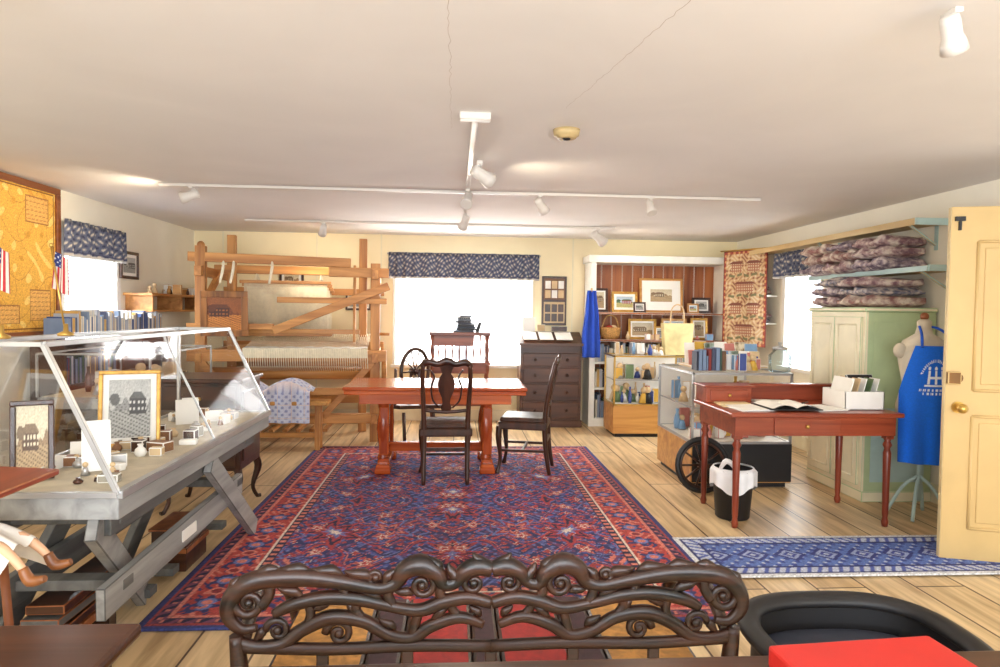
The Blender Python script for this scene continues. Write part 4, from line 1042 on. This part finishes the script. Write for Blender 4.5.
# ------------------------------------------------------------ ceiling fixtures
b=B('track_rail')
b.bx(.07,.10,3.25,7.3,H-.022,H,TRACKW,.003).bx(.01,.16,3.19,3.25,H-.035,H,TRACKW,.006)
b.bx(-2.27,2.46,5.28,5.31,H-.024,H-.002,TRACKW,.003).bx(-2.24,1.75,7.28,7.31,H-.024,H-.002,TRACKW,.003)
b.done(loc=(0,0,0))
BULB=M('lamp_lens',(255,236,196),.3,var=0,emit=9)
OFFL=M('lamp_lens_off',(206,196,180),.3,var=.05)
def head(x,y,aim,on=False,s=1.0,energy=0,col=(1,.84,.62),z=H-.022):
    b=B('track_spotlight'); aim=Vector(aim).normalized()
    p=Vector((0,0,0)); q=Vector((0,0,-.075*s)); b.box((0,0,-.012),(.035*s,.09*s,.022*s),TRACKW,None,.004); b.cyl(p,q,.008*s,TRACKW,seg=10)
    R=aim.to_track_quat('Z','Y').to_matrix()
    b.lathe(q,[(.012*s,-.055*s),(.034*s,-.05*s),(.038*s,-.02*s),(.038*s,.03*s),(.046*s,.055*s),(.052*s,.095*s),(.047*s,.095*s)],TRACKW,20,R=R)
    b.lathe(q,[(.001,.088*s),(.046*s,.089*s),(.001,.090*s)],BULB if on else OFFL,20,R=R)
    o=b.done(loc=(x,y,z))
    if energy:
        ld=bpy.data.lights.new('spot_bulb','SPOT'); ld.energy=energy*.6; ld.color=col; ld.spot_size=2.4; ld.spot_blend=.9; ld.shadow_soft_size=.06
        lo=bpy.data.objects.new('spot_bulb',ld); scene.collection.objects.link(lo); lo.parent=o; lo.location=q+aim*.11*s
        lo.rotation_euler=aim.to_track_quat('-Z','Y').to_euler()
    return o
head(.14,4.15,(1,.6,-.5),s=1.0,energy=50)
head(.085,5.1,(-.2,-.9,-.9),True,.9,energy=50)
head(.085,6.4,(-.3,.6,-.8),False,.9,energy=60)
head(-2.02,5.29,(-.9,-.1,-.3),False,.9,energy=60)
head(.66,5.29,(.5,.5,-.6),False,.9,energy=50)
head(1.55,5.29,(.1,-.5,-.9),True,.8,energy=60)
head(-1.42,7.29,(-.3,.8,-.6),False,.9,energy=55)
head(1.55,7.29,(.8,.5,-.5),True,1.2,energy=60)
head(1.47,1.93,(.5,.4,-.8),False,.75,energy=25)
head(-1.36,1.97,(-.8,.2,-.7),False,.7,energy=25)
b=B('smoke_detector'); b.lathe((.565,3.46,H-.045),[(.03,0),(.05,.002),(.055,.012),(.066,.016),(.07,.045)],M('aged_plastic',(206,180,128),.5),24).lathe((.565,3.46,H-.052),[(.008,0),(.02,.002),(.022,.008)],BLACK,14).done()

# ------------------------------------------------------------ lights
def area(name,loc,rot,sx,sy,e,col):
    ld=bpy.data.lights.new(name,'AREA'); ld.shape='RECTANGLE'; ld.size=sx; ld.size_y=sy; ld.energy=e; ld.color=col
    o=bpy.data.objects.new(name,ld); scene.collection.objects.link(o); o.location=loc; o.rotation_euler=rot; return o
area('daylight_back',(.105,YB+.14,1.34),(-pi/2,0,0),1.6,1.2,150,(1,1,1))
area('daylight_left',(XL-.14,6.17,1.42),(0,-pi/2,0),1.1,.84,80,(.93,.97,1))
area('daylight_right',(XR+.14,6.83,1.42),(0,pi/2,0),1.1,.74,80,(.93,.97,1))
area('fill_rear',(.25,YF-.12,1.38),(pi/2,0,0),5.2,1.7,300,(.90,.95,1))  # soft fill added behind the camera, set in the invented rear opening
w=bpy.data.worlds.new('World'); scene.world=w; w.use_nodes=True; w.node_tree.nodes['Background'].inputs[0].default_value=(.85,.92,1,1); w.node_tree.nodes['Background'].inputs[1].default_value=1.6

# ------------------------------------------------------------ camera
cd=bpy.data.cameras.new('Camera'); cd.lens=24.0; cd.sensor_width=36; cd.clip_start=.05
co=bpy.data.objects.new('Camera',cd); scene.collection.objects.link(co)
R=Matrix.Rotation(math.radians(-3.87),4,'Z')@Matrix.Rotation(math.radians(90-1.97),4,'X')@Matrix.Rotation(math.radians(.8),4,'Z')
co.matrix_world=Matrix.Translation((0,0,1.42))@R
scene.camera=co
